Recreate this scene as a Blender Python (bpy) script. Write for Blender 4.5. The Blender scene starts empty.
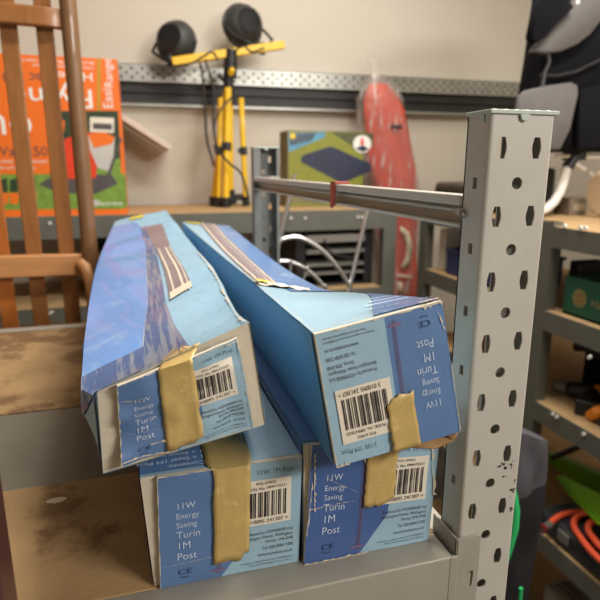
import bpy, bmesh, math, random
from mathutils import Vector, Matrix, Euler
random.seed(7)
C = bpy.context.scene.collection
scn = bpy.context.scene

# ---------------------------------------------------------------- camera, world, lights, exposure
H = 1.40; YAW = math.radians(16.4); PIT = math.radians(13.48); FOC = 555.0
cam = bpy.data.objects.new('camera', bpy.data.cameras.new('camera')); C.objects.link(cam)
cam.location = (0, 0, H); cam.rotation_euler = (math.pi/2 - PIT, 0, -YAW)
cam.data.sensor_width = 36; cam.data.lens = 36 * FOC / 600
cam.data.clip_start = .01
cam.data.dof.use_dof = True; cam.data.dof.focus_distance = .42; cam.data.dof.aperture_fstop = 9.0
scn.camera = cam
scn.view_settings.view_transform = 'Standard'; scn.view_settings.look = 'None'
scn.view_settings.gamma = 1; scn.view_settings.use_curve_mapping = False
scn.view_settings.exposure = 0.0
w = bpy.data.worlds.new('world'); scn.world = w; w.use_nodes = True
w.node_tree.nodes['Background'].inputs[0].default_value = (1, .96, .9, 1)
w.node_tree.nodes['Background'].inputs[1].default_value = .07
def area(name, loc, size, power, col, target):
    l = bpy.data.lights.new(name, 'AREA'); l.shape = 'RECTANGLE'; l.size, l.size_y = size; l.energy = power; l.color = col
    o = bpy.data.objects.new(name, l); C.objects.link(o); o.location = loc
    o.rotation_euler = (Vector(target) - Vector(loc)).to_track_quat('-Z', 'Y').to_euler()
    return o
area('ceiling_strip_light_near', (.80, .45, 2.6), (.16, .9), 36, (1, .97, .92), (.45, .4, 0))
area('ceiling_strip_light_back', (.5, 1.35, 2.6), (1.2, .16), 14, (1, .95, .88), (.1, 1.7, 0))
area('ceiling_strip_light_behind', (1.25, -1.0, 2.15), (.7, .2), 30, (1, .97, .93), (.1, .4, 1.2))

_s, _c = math.sin(YAW), math.cos(YAW)
FW = Vector((_s*math.cos(PIT), _c*math.cos(PIT), -math.sin(PIT))); RT = Vector((_c, -_s, 0)); UP = RT.cross(FW)
def at(x, y, X=None, Y=None, Z=None):          # the point of the place seen at a spot of the photograph, on a known plane
    r = FW + RT*((x-300)/FOC) + UP*((300-y)/FOC)
    t = X/r.x if X is not None else Y/r.y if Y is not None else (Z-H)/r.z
    return Vector((0, 0, H)) + r*t

# ---------------------------------------------------------------- materials
def S(r, g, b):
    f = lambda c: (c/255)/12.92 if c/255 <= .04045 else ((c/255+.055)/1.055)**2.4
    return (f(r), f(g), f(b), 1)
MATS = {}
def mat(name, col, rough=.6, metal=0, var=.08, scale=30, bump=0, bscale=200, scuff_glint=None, sth=.62, sscale=12, stretch=(1, 1, 1), coat=0, trans=0, alpha=1, emit=0, spec=.5, rot=0):
    if name in MATS: return MATS[name]
    m = bpy.data.materials.new(name); m.use_nodes = True; nt = m.node_tree; N = nt.nodes; L = nt.links
    b = N['Principled BSDF']; b.inputs['Roughness'].default_value = rough; b.inputs['Metallic'].default_value = metal
    b.inputs['Coat Weight'].default_value = coat; b.inputs['Transmission Weight'].default_value = trans; b.inputs['Alpha'].default_value = alpha
    b.inputs['Specular IOR Level'].default_value = spec
    tc = N.new('ShaderNodeTexCoord'); mp = N.new('ShaderNodeMapping'); mp.inputs['Scale'].default_value = stretch; mp.inputs['Rotation'].default_value = (0, 0, rot)
    L.new(tc.outputs['Object'], mp.inputs['Vector'])
    nz = N.new('ShaderNodeTexNoise'); nz.inputs['Scale'].default_value = scale; nz.inputs['Detail'].default_value = 5
    L.new(mp.outputs[0], nz.inputs['Vector'])
    mx = N.new('ShaderNodeMix'); mx.data_type = 'RGBA'
    mx.inputs[6].default_value = tuple(c*(1-var*2.2) for c in col[:3]) + (1,)
    mx.inputs[7].default_value = tuple(min(1, c*(1+var*1.8)) for c in col[:3]) + (1,)
    L.new(nz.outputs['Fac'], mx.inputs[0]); out = mx.outputs[2]
    if scuff_glint:
        n2 = N.new('ShaderNodeTexNoise'); n2.inputs['Scale'].default_value = sscale; n2.inputs['Detail'].default_value = 8; n2.inputs['Roughness'].default_value = .65
        L.new(mp.outputs[0], n2.inputs['Vector'])
        r = N.new('ShaderNodeMapRange'); r.inputs[1].default_value = sth; r.inputs[2].default_value = sth+.06
        L.new(n2.outputs['Fac'], r.inputs[0])
        m2 = N.new('ShaderNodeMix'); m2.data_type = 'RGBA'; m2.inputs[7].default_value = scuff_glint
        if alpha < 1:
            ma = N.new('ShaderNodeMapRange'); ma.inputs[3].default_value = alpha; ma.inputs[4].default_value = .6
            L.new(r.outputs[0], ma.inputs[0]); L.new(ma.outputs[0], b.inputs['Alpha'])
        L.new(r.outputs[0], m2.inputs[0]); L.new(out, m2.inputs[6]); out = m2.outputs[2]
    L.new(out, b.inputs['Base Color'])
    if emit: L.new(out, b.inputs['Emission Color']); b.inputs['Emission Strength'].default_value = emit
    if bump:
        n3 = N.new('ShaderNodeTexNoise'); n3.inputs['Scale'].default_value = bscale; n3.inputs['Detail'].default_value = 4
        L.new(mp.outputs[0], n3.inputs['Vector'])
        bp = N.new('ShaderNodeBump'); bp.inputs['Strength'].default_value = bump; bp.inputs['Distance'].default_value = .002
        L.new(n3.outputs['Fac'], bp.inputs['Height']); L.new(bp.outputs[0], b.inputs['Normal'])
    MATS[name] = m; return m

# ---------------------------------------------------------------- mesh helpers
class MB:
    def __init__(s): s.v = []; s.f = []
    def add(s, vs, fs):
        o = len(s.v); s.v += [tuple(p) for p in vs]; s.f += [tuple(i+o for i in f) for f in fs]; return s
    def box(s, lo, hi, M=None):
        vs = [Vector((x, y, z)) for x in (lo[0], hi[0]) for y in (lo[1], hi[1]) for z in (lo[2], hi[2])]
        if M: vs = [M @ p for p in vs]
        return s.add(vs, [(0,1,3,2),(4,6,7,5),(0,4,5,1),(2,3,7,6),(0,2,6,4),(1,5,7,3)])
    def tube(s, pts, r, n=10, closed=False):
        pts = [Vector(p) for p in pts]; m = len(pts); rs = r if isinstance(r, (list, tuple)) else [r]*m
        ref = None; rings = []
        for i, p in enumerate(pts):
            a = pts[(i-1) % m] if (closed or i > 0) else p; b = pts[(i+1) % m] if (closed or i < m-1) else p
            d = (b-a).normalized()
            if ref is None: ref = d.orthogonal().normalized()
            ref = (ref - d*ref.dot(d)).normalized(); q = d.cross(ref)
            rings.append([p + (ref*math.cos(2*math.pi*k/n) + q*math.sin(2*math.pi*k/n))*rs[i] for k in range(n)])
        vs = [p for rg in rings for p in rg]; fs = []
        for i in range(m if closed else m-1):
            j = (i+1) % m
            for k in range(n): fs.append((i*n+k, i*n+(k+1) % n, j*n+(k+1) % n, j*n+k))
        if not closed: fs += [tuple(range(n-1, -1, -1)), tuple((m-1)*n+k for k in range(n))]
        return s.add(vs, fs)
    def bar(s, a, b, w, t, up=(0, 0, 1)):          # a rectangular bar from a to b
        a, b = Vector(a), Vector(b); d = (b-a).normalized(); x = d.cross(Vector(up)).normalized(); y = x.cross(d)
        vs = [p + x*sx*w/2 + y*sy*t/2 for p in (a, b) for sx, sy in ((-1,-1),(1,-1),(1,1),(-1,1))]
        return s.add(vs, [(0,3,2,1),(4,5,6,7),(0,1,5,4),(1,2,6,5),(2,3,7,6),(3,0,4,7)])
    def lathe(s, prof, M, n=28):                   # prof: (radius, height) along local Z
        vs = []; fs = []
        for r, z in prof:
            for k in range(n):
                a = 2*math.pi*k/n; vs.append(M @ Vector((r*math.cos(a), r*math.sin(a), z)))
        for i in range(len(prof)-1):
            for k in range(n): fs.append((i*n+k, i*n+(k+1) % n, (i+1)*n+(k+1) % n, (i+1)*n+k))
        fs += [tuple(range(n-1, -1, -1)), tuple((len(prof)-1)*n+k for k in range(n))]
        return s.add(vs, fs)
    def prism(s, poly, fn, d0, d1):                # polygon (a, b) mapped by fn(a, b, depth)
        n = len(poly); vs = [fn(a, b, d0) for a, b in poly] + [fn(a, b, d1) for a, b in poly]
        return s.add(vs, [tuple(range(n-1, -1, -1)), tuple(range(n, 2*n))] + [(i, (i+1) % n, n+(i+1) % n, n+i) for i in range(n)])
    def grid(s, fn, L, R, nc, sub=1):              # surface between two polylines
        def den(P):
            o = []
            for a, b in zip(P, P[1:]):
                for k in range(sub): o.append(tuple(a[i]+(b[i]-a[i])*k/sub for i in (0, 1)))
            return o+[P[-1]]
        L, R = den(L), den(R); vs = []; fs = []
        for a, b in zip(L, R):
            for k in range(nc+1): vs.append(fn(a[0]+(b[0]-a[0])*k/nc, a[1]+(b[1]-a[1])*k/nc))
        for i in range(len(L)-1):
            for k in range(nc): q = i*(nc+1)+k; fs.append((q, q+1, q+nc+2, q+nc+1))
        return s.add(vs, fs)
    def build(s, name, m, parent=None, bevel=0, recalc=True, seg=2, sharp=38, solid=0):
        me = bpy.data.meshes.new(name); me.from_pydata(s.v, [], s.f); me.validate()
        if recalc:
            bm = bmesh.new(); bm.from_mesh(me); bmesh.ops.recalc_face_normals(bm, faces=bm.faces); bm.to_mesh(me); bm.free()
        me.polygons.foreach_set('use_smooth', [True]*len(me.polygons)); me.set_sharp_from_angle(angle=math.radians(sharp))
        me.materials.append(m); o = bpy.data.objects.new(name, me); C.objects.link(o)
        if parent: adopt(o, parent)
        if solid:
            md = o.modifiers.new('solid', 'SOLIDIFY'); md.thickness = solid; md.offset = 0
        if bevel:
            md = o.modifiers.new('bevel', 'BEVEL'); md.width = bevel; md.segments = seg; md.limit_method = 'ANGLE'; md.angle_limit = math.radians(40)
        return o
WM = {}
def wm(o):
    m = Matrix.LocRotScale(o.location, o.rotation_euler, o.scale)
    return (wm(o.parent) @ o.matrix_parent_inverse @ m) if o.parent else m
def adopt(o, p): o.parent = p; o.matrix_parent_inverse = wm(p).inverted()
def tag(o, label=None, cat=None, group=None, kind=None):
    for k, v in (('label', label), ('category', cat), ('group', group), ('kind', kind)):
        if v: o[k] = v
    return o
def thing(name, loc, label, cat, group=None):
    o = bpy.data.objects.new(name, None); C.objects.link(o); o.location = loc; o.empty_display_size = .05
    return tag(o, label, cat, group)
def struct(mb, name, m): return tag(mb.build(name, m), kind='structure')
def copy_tree(o, parent=None):
    c = o.copy(); C.objects.link(c)
    if parent: c.parent = parent
    for ch in [x for x in list(C.objects) if x.parent == o]: copy_tree(ch, c)
    return c
def flat(polys, thick=0):                          # filled 2D outline with holes -> verts, faces in the XY plane
    cu = bpy.data.curves.new('t', 'CURVE'); cu.dimensions = '2D'; cu.fill_mode = 'BOTH' if thick else 'FRONT'; cu.extrude = thick/2
    for p in polys:
        sp = cu.splines.new('POLY'); sp.points.add(len(p)-1); sp.use_cyclic_u = True
        for i, q in enumerate(p): sp.points[i].co = (q[0], q[1], 0, 1)
    o = bpy.data.objects.new('t', cu); me = bpy.data.meshes.new_from_object(o)
    r = [v.co.copy() for v in me.vertices], [tuple(f.vertices) for f in me.polygons]
    bpy.data.objects.remove(o); bpy.data.curves.remove(cu); bpy.data.meshes.remove(me); return r
def ring(mb, cell, hole, fn, t):                  # a plate cell (x0, z0, x1, z1) pierced by one convex hole; fn(x, z, depth)
    x0, z0, x1, z1 = cell
    if not hole: mb.prism([(x0, z0), (x1, z0), (x1, z1), (x0, z1)], fn, 0, t); return
    cx = sum(p[0] for p in hole)/len(hole); cz = sum(p[1] for p in hole)/len(hole)
    it = []
    for i, (x, z) in enumerate(hole):
        dx, dz = x-cx, z-cz
        k = min(((x1-cx)/dx if dx > 1e-9 else (x0-cx)/dx if dx < -1e-9 else 1e9), ((z1-cz)/dz if dz > 1e-9 else (z0-cz)/dz if dz < -1e-9 else 1e9))
        it.append((math.atan2(dz, dx), 1, (x, z), (cx+dx*k, cz+dz*k)))
    for c in ((x0, z0), (x1, z0), (x1, z1), (x0, z1)): it.append((math.atan2(c[1]-cz, c[0]-cx), 0, None, c))
    it.sort(key=lambda e: e[0]); n = len(it)
    st = next(i for i in range(n) if it[i][1]); it = it[st:]+it[:st]+[it[st]]
    i = 0
    while i < len(it)-1:
        j = i+1; outer = [it[i][3]]
        while not it[j][1]: outer.append(it[j][3]); j += 1
        outer.append(it[j][3]); poly = [it[i][2]]+outer+[it[j][2]]
        m = len(poly); vs = [fn(a, b, 0) for a, b in poly]+[fn(a, b, t) for a, b in poly]
        mb.add(vs, [tuple(range(m)), tuple(range(2*m-1, m-1, -1)), (0, m, 2*m-1, m-1)])
        i = j
def pierced(mb, x0, x1, z0, z1, cols, fn, t):      # cols: (xa, xb, [(hole, z centre)]) side by side
    for xa, xb, holes in cols:
        hs = sorted([h for h in holes if z0+.01 < h[1] < z1-.004], key=lambda h: h[1]); z = z0
        for i, (h, zc) in enumerate(hs):
            zn = z1 if i == len(hs)-1 else (zc+hs[i+1][1])/2
            ring(mb, (xa, z, xb, zn), h, fn, t); z = zn
        if not hs: ring(mb, (xa, z0, xb, z1), None, fn, t)
_tx = {}
def glyphs(s, thin=0):
    if (s, thin) not in _tx:
        cu = bpy.data.curves.new('t', 'FONT'); cu.body = s; cu.size = 1; cu.offset = -thin; cu.resolution_u = 3
        o = bpy.data.objects.new('t', cu); me = bpy.data.meshes.new_from_object(o)
        vs = [v.co.copy() for v in me.vertices]; fs = [tuple(f.vertices) for f in me.polygons]
        bpy.data.objects.remove(o); bpy.data.curves.remove(cu); bpy.data.meshes.remove(me)
        _tx[(s, thin)] = vs, fs, (max(v.x for v in vs) if vs else 0)
    return _tx[(s, thin)]
def text(mb, s, fn, x, y, size, align='l', asp=1, thin=0, sx=1):   # asp: horizontal units per vertical unit of fn's surface
    vs, fs, wd = glyphs(s, thin); k = size*asp*sx
    x0 = x - (wd*k if align == 'r' else wd*k/2 if align == 'c' else 0)
    mb.add([fn(x0+v.x*k, y+v.y*size) for v in vs], fs)

# ---------------------------------------------------------------- the room
M_wall = mat('painted_plasterboard', S(206, 197, 181), .85, var=.02, scale=4, bump=.15, bscale=60)
YB, XR, XL, YF, ZC = 2.30, 1.85, -2.2, -1.8, 2.75
struct(MB().box((XL-.1, YB, 0), (XR+.1, YB+.1, ZC)), 'wall_back', M_wall)
struct(MB().box((XR, YF, 0), (XR+.1, YB, ZC)), 'wall_right', M_wall)
struct(MB().box((XL-.1, YF, 0), (XL, YB, ZC)), 'wall_left', M_wall)
struct(MB().box((XL-.1, YF-.1, 0), (XR+.1, YF, ZC)), 'wall_front', M_wall)
struct(MB().box((XL-.1, YF-.1, -.1), (XR+.1, YB+.1, 0)), 'floor', mat('concrete_floor', S(95, 90, 84), .8, var=.15, scale=8, bump=.2))
struct(MB().box((XL-.1, YF-.1, ZC), (XR+.1, YB+.1, ZC+.1)), 'ceiling', mat('ceiling_paint', S(225, 222, 212), .9, var=.02))

# ---------------------------------------------------------------- shared materials
M_grey = mat('grey_shelf_paint', S(186, 180, 169), .42, var=.04, scale=40, scuff_glint=S(120, 110, 98), sth=.69, sscale=45, bump=.04, coat=.15)
M_beam = mat('grey_beam_paint', S(158, 151, 138), .45, var=.05, scale=30, scuff_glint=S(100, 92, 80), sth=.70, sscale=60, coat=.1)
M_dgrey = mat('dark_grey_shelf_paint', S(98, 97, 88), .5, var=.08, scale=20)
M_chip = mat('chipboard', S(164, 132, 90), .85, var=.24, scale=16, bump=.4, bscale=380, scuff_glint=S(118, 88, 56), sth=.53, sscale=7)
M_chip2 = mat('chipboard_pale', S(178, 146, 102), .85, var=.15, scale=30, bump=.3, bscale=300)
M_black = mat('black_plastic', S(28, 28, 30), .45, var=.1)
M_white = mat('white_plastic_and_glint', S(225, 222, 212), .5, var=.03)
M_chrome = mat('chrome', S(225, 225, 225), .3, 1, var=.03)
M_zinc = mat('zinc_plate', S(175, 172, 165), .35, .8, var=.08, scale=60)

def slot(cx, cz, w=.0072, h=.0142):                # six-sided keyhole slot
    a, b, c = w/2*.62, w/2, h/2
    return [(cx-a, cz-c), (cx+a, cz-c), (cx+b, cz-c*.25), (cx+b, cz+c*.25), (cx+a, cz+c), (cx-a, cz+c), (cx-b, cz+c*.25), (cx-b, cz-c*.25)]
def disc(cx, cz, r, n=20): return [(cx+r*math.cos(2*math.pi*k/n), cz+r*math.sin(2*math.pi*k/n)) for k in range(n)]
def rect(cx, cz, w, h): return [(cx-w/2, cz-h/2), (cx+w/2, cz-h/2), (cx+w/2, cz+h/2), (cx-w/2, cz+h/2)]
PITCH = .0465
def upright_mesh(x0, x1, yf, sgn, z0, z1, zs, zc, nslots, flange):
    """Folded steel post: face at y = yf, sides going towards sgn*Y; zs and zc are the heights of the top slots and of the top round hole."""
    mb = MB(); r = .003; t = .0014; D = .027
    A = [(slot(x0+.0107, zs-k*PITCH), zs-k*PITCH) for k in range(nslots)]; B = [(slot(x1-.0132, zs-k*PITCH), zs-k*PITCH) for k in range(nslots)]
    Cc = [(disc((x0+x1)/2-.0007, zc-k*PITCH, .0042), zc-k*PITCH) for k in range(nslots)]
    pierced(mb, x0, x1, z0, z1, [(x0+r, x0+.0175, A), (x0+.0175, x1-.0195, Cc), (x1-.0195, x1-r, B)], lambda x, z, d: (x, yf+sgn*d, z), t)
    for xs, d in ((x0, 1), (x1, -1)):             # rounded corners
        for k in range(5):
            a0, a1 = math.pi/2*k/5, math.pi/2*(k+1)/5
            q = lambda a, rr: (xs + d*(r - rr*math.sin(a)), yf + sgn*(r - rr*math.cos(a)))
            p = [q(a0, r), q(a1, r), q(a1, r-t), q(a0, r-t)]
            mb.add([(x, y, z) for z in (z0, z1) for x, y in p], [(0,1,2,3),(4,7,6,5),(0,4,5,1),(1,5,6,2),(2,6,7,3),(3,7,4,0)])
        hs = [(rect(r+(D-r)*.42, zc-k*PITCH, .0052, .0078), zc-k*PITCH) for k in range(nslots)]
        pierced(mb, r, D, z0, z1, [(r, D, hs)], lambda x, z, dd: (xs+d*dd, yf+sgn*x, z), t)
        f = flange[0 if d > 0 else 1]
        mb.box((min(xs, xs+d*f), min(yf+sgn*(D-t), yf+sgn*D), z0), (max(xs, xs+d*f), max(yf+sgn*(D-t), yf+sgn*D), z1))
    return mb

# ---------------------------------------------------------------- near shelving unit
XP0, XP1, YP = .2306, .2822, .335
XQ0 = -1.10
ZD = 1.099                                          # top of the boards
unit = thing('shelving_unit', (-.4, .75, 0), 'light grey perforated steel shelving unit in the foreground holding the blue boxes', 'shelving')
M_cap = mat('cap_plastic', S(176, 184, 172), .5, var=.04)
def cap(x0, x1, y0, y1, z, par):
    mb = MB().box((x0-.0012, y0-.0015, z), (x1+.0018, y1+.0015, z+.0028))
    for i in range(6):
        for j in range(3): mb.box((x0+.004+i*.0085, y0+.003+j*.009, z+.0026), (x0+.007+i*.0085, y0+.006+j*.009, z+.0036))
    c = (x0+x1)/2
    mb.prism([(c-.004, 0), (c+.004, 0), (c+.003, -.0035), (c, -.0048), (c-.003, -.0035)], lambda a, b, d: (a, y0-.0018+d, z+b), 0, .0015)
    mb.box((x0-.0012, y0+.006, z-.005), (x0-.0002, y0+.011, z))
    return mb.build('post_cap', M_cap, par, bevel=.0005)
up1 = upright_mesh(XP0, XP1, YP, 1, .0, 1.4345, 1.4127, 1.3890, 30, (.0205, .0225)).build('upright', M_grey, unit)
cap(XP0, XP1, YP, YP+.027, 1.4345, up1)
up2 = upright_mesh(XP0, XP1, 1.135, -1, .0, 1.436, 1.4147, 1.391, 30, (.014, .005)).build('upright', mat('shaded_grey_paint', S(112, 114, 112), .45, var=.06), unit)  # post colour darkened to carry the shade of its open inside
tag(up2, 'grey rear upright with shade painted in, turned so its open side faces the boxes')
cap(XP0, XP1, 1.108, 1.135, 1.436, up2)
for yf, sg in ((YP, 1), (1.135, -1)):
    u = upright_mesh(XQ0, XQ0+.053, yf, sg, .0, 1.4345, 1.4127, 1.3890, 30, (.008, .008)).build('upright', M_grey, unit)
# front beam: lip, rounded shoulder, face, and the end bracket folded round the post
def beam_x(x0, x1, y_front, y_back, ztop, h, sgn):
    prof = [(y_back, ztop-.004), (y_back, ztop+.002), (y_back-sgn*.001, ztop+.0025)]
    for k in range(6):
        a = math.pi/2*k/5; prof.append((y_front+sgn*(.002-.002*math.sin(a)), ztop+.0005+.002*math.cos(a)))
    prof += [(y_front, ztop-h), (y_front+sgn*.012, ztop-h), (y_front+sgn*.012, ztop-h+.002), (y_front+sgn*.002, ztop-h+.002), (y_front+sgn*.002, ztop-.006), (y_back-sgn*.002, ztop-.001), (y_back-sgn*.002, ztop-.004)]
    return MB().prism(prof, lambda a, b, d: (d, a, b), x0, x1)
bm_ = beam_x(XQ0+.056, .2235, YP-.004, YP+.0275, ZD-.0022, .062, 1).build('front_beam', M_beam, unit)
beam_x(XQ0+.056, .2235, 1.139, 1.112, ZD-.0022, .062, -1).build('rear_beam', M_beam, unit)
br = MB()
zt, zb = 1.1130, .985; t = .002
cut = [(.2485, zt-.001), (.2485, zb)]
pl = [(XP0-.0035, zt), (.2462, zt)] + [(.2462+.0028*math.sin(a), zt-.0028+.0028*math.cos(a)) for a in (math.pi/8*k for k in range(1, 5))] + [(.249, zb), (XP0-.0035, zb)]
hook = [(.2392, 1.0790), (.2392, 1.0812), (.2440, 1.0812), (.2446, 1.0800), (.2440, 1.0680), (.2424, 1.0660), (.2420, 1.0680), (.2424, 1.0790)]
vs, fs = flat([pl, hook], t); br.add([(v.x, YP-.0022+v.z, v.y) for v in vs], fs)
br.box((XP0-.0035, YP-.0032, zb), (XP0-.0015, YP+.034, zt))
br.box((.2215, YP-.0045, zb+.01), (XP0-.002, YP-.0012, zt-.014))
tag(br.build('beam_bracket', M_beam, unit, bevel=.0006), 'bracket folded round the front post with a small hooked slot')
for y in (YP+.03, 1.075):                            # deck level side beams
    MB().box((XP0+.010, YP+.03, 1.05), (XP0+.028, 1.105, 1.0785)).build('side_beam', M_beam, unit) if y < .5 else None
MB().box((XQ0+.012, YP+.03, 1.05), (XQ0+.03, 1.105, 1.0785)).build('side_beam', M_beam, unit)
# upper side beam: channel open towards the boxes
prof = [(0, 0), (0, .0045), (.001, .0052), (.0005, .0065), (0, .0245), (-.0, .0275), (.012, .0275), (.012, 0)]
zb_ = 1.3535
side = MB()
side.box((.2295, YP+.029, 1.3725), (.2450, 1.109, 1.3800))
side.box((.2430, YP+.029, 1.3570), (.2450, 1.109, 1.3730))
side.box((.2295, YP+.029, 1.3562), (.2450, 1.109, 1.3588))
side.box((.2380, YP+.029, 1.3660), (.2440, 1.109, 1.3690))
sb = side.build('side_beam', M_grey, unit, bevel=.0008)
q = at(461, 212, X=.2285)
MB().tube([q+Vector((-.003, 0, 0)), q+Vector((.008, 0, 0))], .0028).tube([q+Vector((0, .0, 0)), q+Vector((0, -.005, -.003))], .0015).build('beam_pin', M_zinc, sb)
# the top lip's little return at the rear end
MB().box((.243, 1.02, 1.3805), (.262, 1.06, 1.3825)).build('beam_tab', M_grey, sb)
# red clip on the beam
q = at(333, 190, X=.2285)
rc = MB().box((.2275, q.y-.008, 1.3545), (.2290, q.y+.008, 1.3830)).box((.2275, q.y-.008, 1.3805), (.2465, q.y+.008, 1.3830)).box((.2265, q.y-.004, 1.352), (.2280, q.y+.004, 1.3575))
tag(rc.build('plastic_clip', mat('red_plastic', S(165, 62, 42), .45), bevel=.0006), 'small red plastic clip gripping the upper side beam', 'clip')

# boards and the bare steel strip between them
X0, X1 = XQ0+.06, .226
fb = MB().box((X0, YP+.028, ZD-.016), (X1, .534, ZD)).build('chipboard_panel', M_chip, bevel=.001)
tag(fb, 'brown chipboard shelf panel under the near ends of the blue boxes', 'shelf board')
bb = MB().box((X0, .7215, ZD-.016), (X1, 1.108, ZD)).build('chipboard_panel', M_chip, bevel=.001)
tag(bb, 'brown stained chipboard shelf panel at the rear behind the grey strip', 'shelf board')
M_strip = mat('dusty_steel_strip', S(110, 104, 90), .6, var=.16, scale=18, scuff_glint=S(170, 160, 140), sth=.66, sscale=9)
st = MB().box((X0, .5355, ZD-.015), (X1, .7200, ZD-.001)).build('infill_panel', M_strip, bevel=.001)
tag(st, 'dusty grey infill panel lying between the two chipboard panels', 'shelf board')
# splash of pale paint and dark marks on the near board
p = at(57, 500, Z=ZD+.0002)
mk = MB()
for k in range(3):
    c = [(p.x+(.009-.002*k)*math.cos(a)*random.uniform(.8, 1.15), p.y+(.005-.001*k)*math.sin(a)*random.uniform(.8, 1.15), ZD+.0002+.0001*k) for a in (2*math.pi*i/18 for i in range(18))]
    mk.add(c, [tuple(range(18))])
mk.build('paint_spot', mat('pale_paint', S(205, 190, 160), .7), fb, recalc=False)

# grime on the front post
rnd = random.Random(12); gm_ = MB()
for cx, cy, n_, w_ in ((505, 470, 7, .006), (512, 464, 5, .004), (514, 492, 8, .006), (512, 508, 7, .005), (500, 466, 4, .003), (516, 480, 4, .003)):
    q = at(cx, cy, Y=YP)
    for k in range(n_):
        x, z = q.x+rnd.uniform(-1, 1)*w_*.6, q.z+rnd.uniform(-1, 1)*w_; r_ = rnd.uniform(.0004, .0013); a0 = rnd.uniform(0, 3)
        if x > XP1-.003: continue
        pl_ = [(x+r_*rnd.uniform(.5, 1.3)*math.cos(a0+2*math.pi*i/9)*1.5, z+r_*rnd.uniform(.4, 1.2)*math.sin(a0+2*math.pi*i/9)) for i in range(9)]
        gm_.add([(a, YP-.00015, b) for a, b in pl_], [tuple(range(9))])
gm_.build('grime_mark', mat('grime', S(70, 62, 54), .8), up1, recalc=False)

# ---------------------------------------------------------------- carton surfaces (pure maths)
def _h(i,j,k):
    n=(i*374761393+j*668265263+k*2147483647+144665)&0xffffffff
    n=((n^(n>>13))*1274126177)&0xffffffff
    return ((n^(n>>16))&0xffff)/32767.5-1
def vnoise(x,y,z):
    i,j,k=math.floor(x),math.floor(y),math.floor(z); x-=i;y-=j;z-=k
    x=x*x*(3-2*x);y=y*y*(3-2*y);z=z*z*(3-2*z)
    L=lambda a,b,t:a+(b-a)*t
    return L(L(L(_h(i,j,k),_h(i+1,j,k),x),L(_h(i,j+1,k),_h(i+1,j+1,k),x),y),L(L(_h(i,j,k+1),_h(i+1,j,k+1),x),L(_h(i,j+1,k+1),_h(i+1,j+1,k+1),x),y),z)
def fbm(p,s): return vnoise(p[0]*s,p[1]*s,p[2]*s)+.5*vnoise(p[0]*s*2.1+7,p[1]*s*2.1,p[2]*s*2.1)
class Carton:
    # sections: (Y, TL, TR, BR, BL) with each corner an (X, Z) pair
    def __init__(s,secs,amp=.0008,end_amp=.0004,flip=False,end=None,freq=14):
        s.S=secs;s.amp=amp;s.ea=end_amp;s.flip=flip;s.freq=freq
        s.end=end or [(c[0],secs[0][0]-.003,c[1]) for c in secs[0][1:]]
    def corner(s,k,t):
        S=s.S;Y=S[0][0]+(S[-1][0]-S[0][0])*t
        i=0
        while i<len(S)-2 and Y>S[i+1][0]: i+=1
        a=S[i];b=S[i+1];f=(Y-a[0])/(b[0]-a[0])
        p0=S[i-1] if i>0 else a;p3=S[i+2] if i+2<len(S) else b
        r=[]
        for d in (0,1):
            h=b[0]-a[0]
            m1=(b[1+k][d]-p0[1+k][d])/(b[0]-p0[0]) if i>0 else (b[1+k][d]-a[1+k][d])/h
            m2=(p3[1+k][d]-a[1+k][d])/(p3[0]-a[0]) if i+2<len(S) else (b[1+k][d]-a[1+k][d])/h
            f2,f3=f*f,f*f*f
            r.append((2*f3-3*f2+1)*a[1+k][d]+(f3-2*f2+f)*h*m1+(3*f2-2*f3)*b[1+k][d]+(f3-f2)*h*m2)
        return (r[0],Y,r[1])
    def side(s,k,u,t,h=0):   # k 0 top, 1 right, 2 bottom, 3 left
        k2=(k+1)%4
        def base(u,t):
            a=s.corner(k,t);b=s.corner(k2,t)
            return [a[i]+(b[i]-a[i])*u for i in range(3)]
        p=base(u,t);e=.01
        q=base(u+e,t);tt=t+e if t<.9 else t-e
        r=base(u,tt)
        A=[q[i]-p[i] for i in range(3)];B=[(r[i]-p[i])*(1 if tt>t else -1) for i in range(3)]
        n=[A[1]*B[2]-A[2]*B[1],A[2]*B[0]-A[0]*B[2],A[0]*B[1]-A[1]*B[0]]
        l=math.sqrt(sum(c*c for c in n)) or 1
        w=max(0,min(1,4*u*(1-u)))**.5
        d=s.amp*fbm(p,s.freq)*(.35+.65*w)*min(1,t*12+.1)+h
        return tuple(p[i]+n[i]/l*d for i in range(3))
    def face(s,u,v,h=0):     # near end, u right and v up as printed
        if s.flip: u,v=1-u,1-v
        a,b,c,d=s.end
        p=[(a[i]*(1-u)+b[i]*u)*v+(d[i]*(1-u)+c[i]*u)*(1-v) for i in range(3)]
        return (p[0],p[1]-h+s.ea*fbm(p,55),p[2])
LIFT=0
T1=Carton([(.343,(-.0299,1.2646),(.0670,1.3019),(.0766,1.2277),(-.0308,1.2084)),
 (.38,(-.0434,1.2340),(.0715,1.2930),(.0830,1.2280),(-.0330,1.2015)),
 (.45,(-.0485,1.2420),(.0760,1.2830),(.0900,1.2300),(-.0390,1.1975)),
 (.65,(-.0553,1.2543),(.0851,1.2813),(.0980,1.2320),(-.0440,1.1975)),
 (.95,(-.0578,1.2607),(.0842,1.2800),(.1000,1.2320),(-.0480,1.1975)),
 (1.27,(-.0431,1.2843),(.0656,1.3077),(.0900,1.2400),(-.0400,1.2000))],amp=.0030,end_amp=.0030,freq=12,
 end=[(-.0177,.337,1.2695),(.0578,.337,1.2929),(.0670,.337,1.2296),(-.0186,.337,1.2161)])
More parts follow.
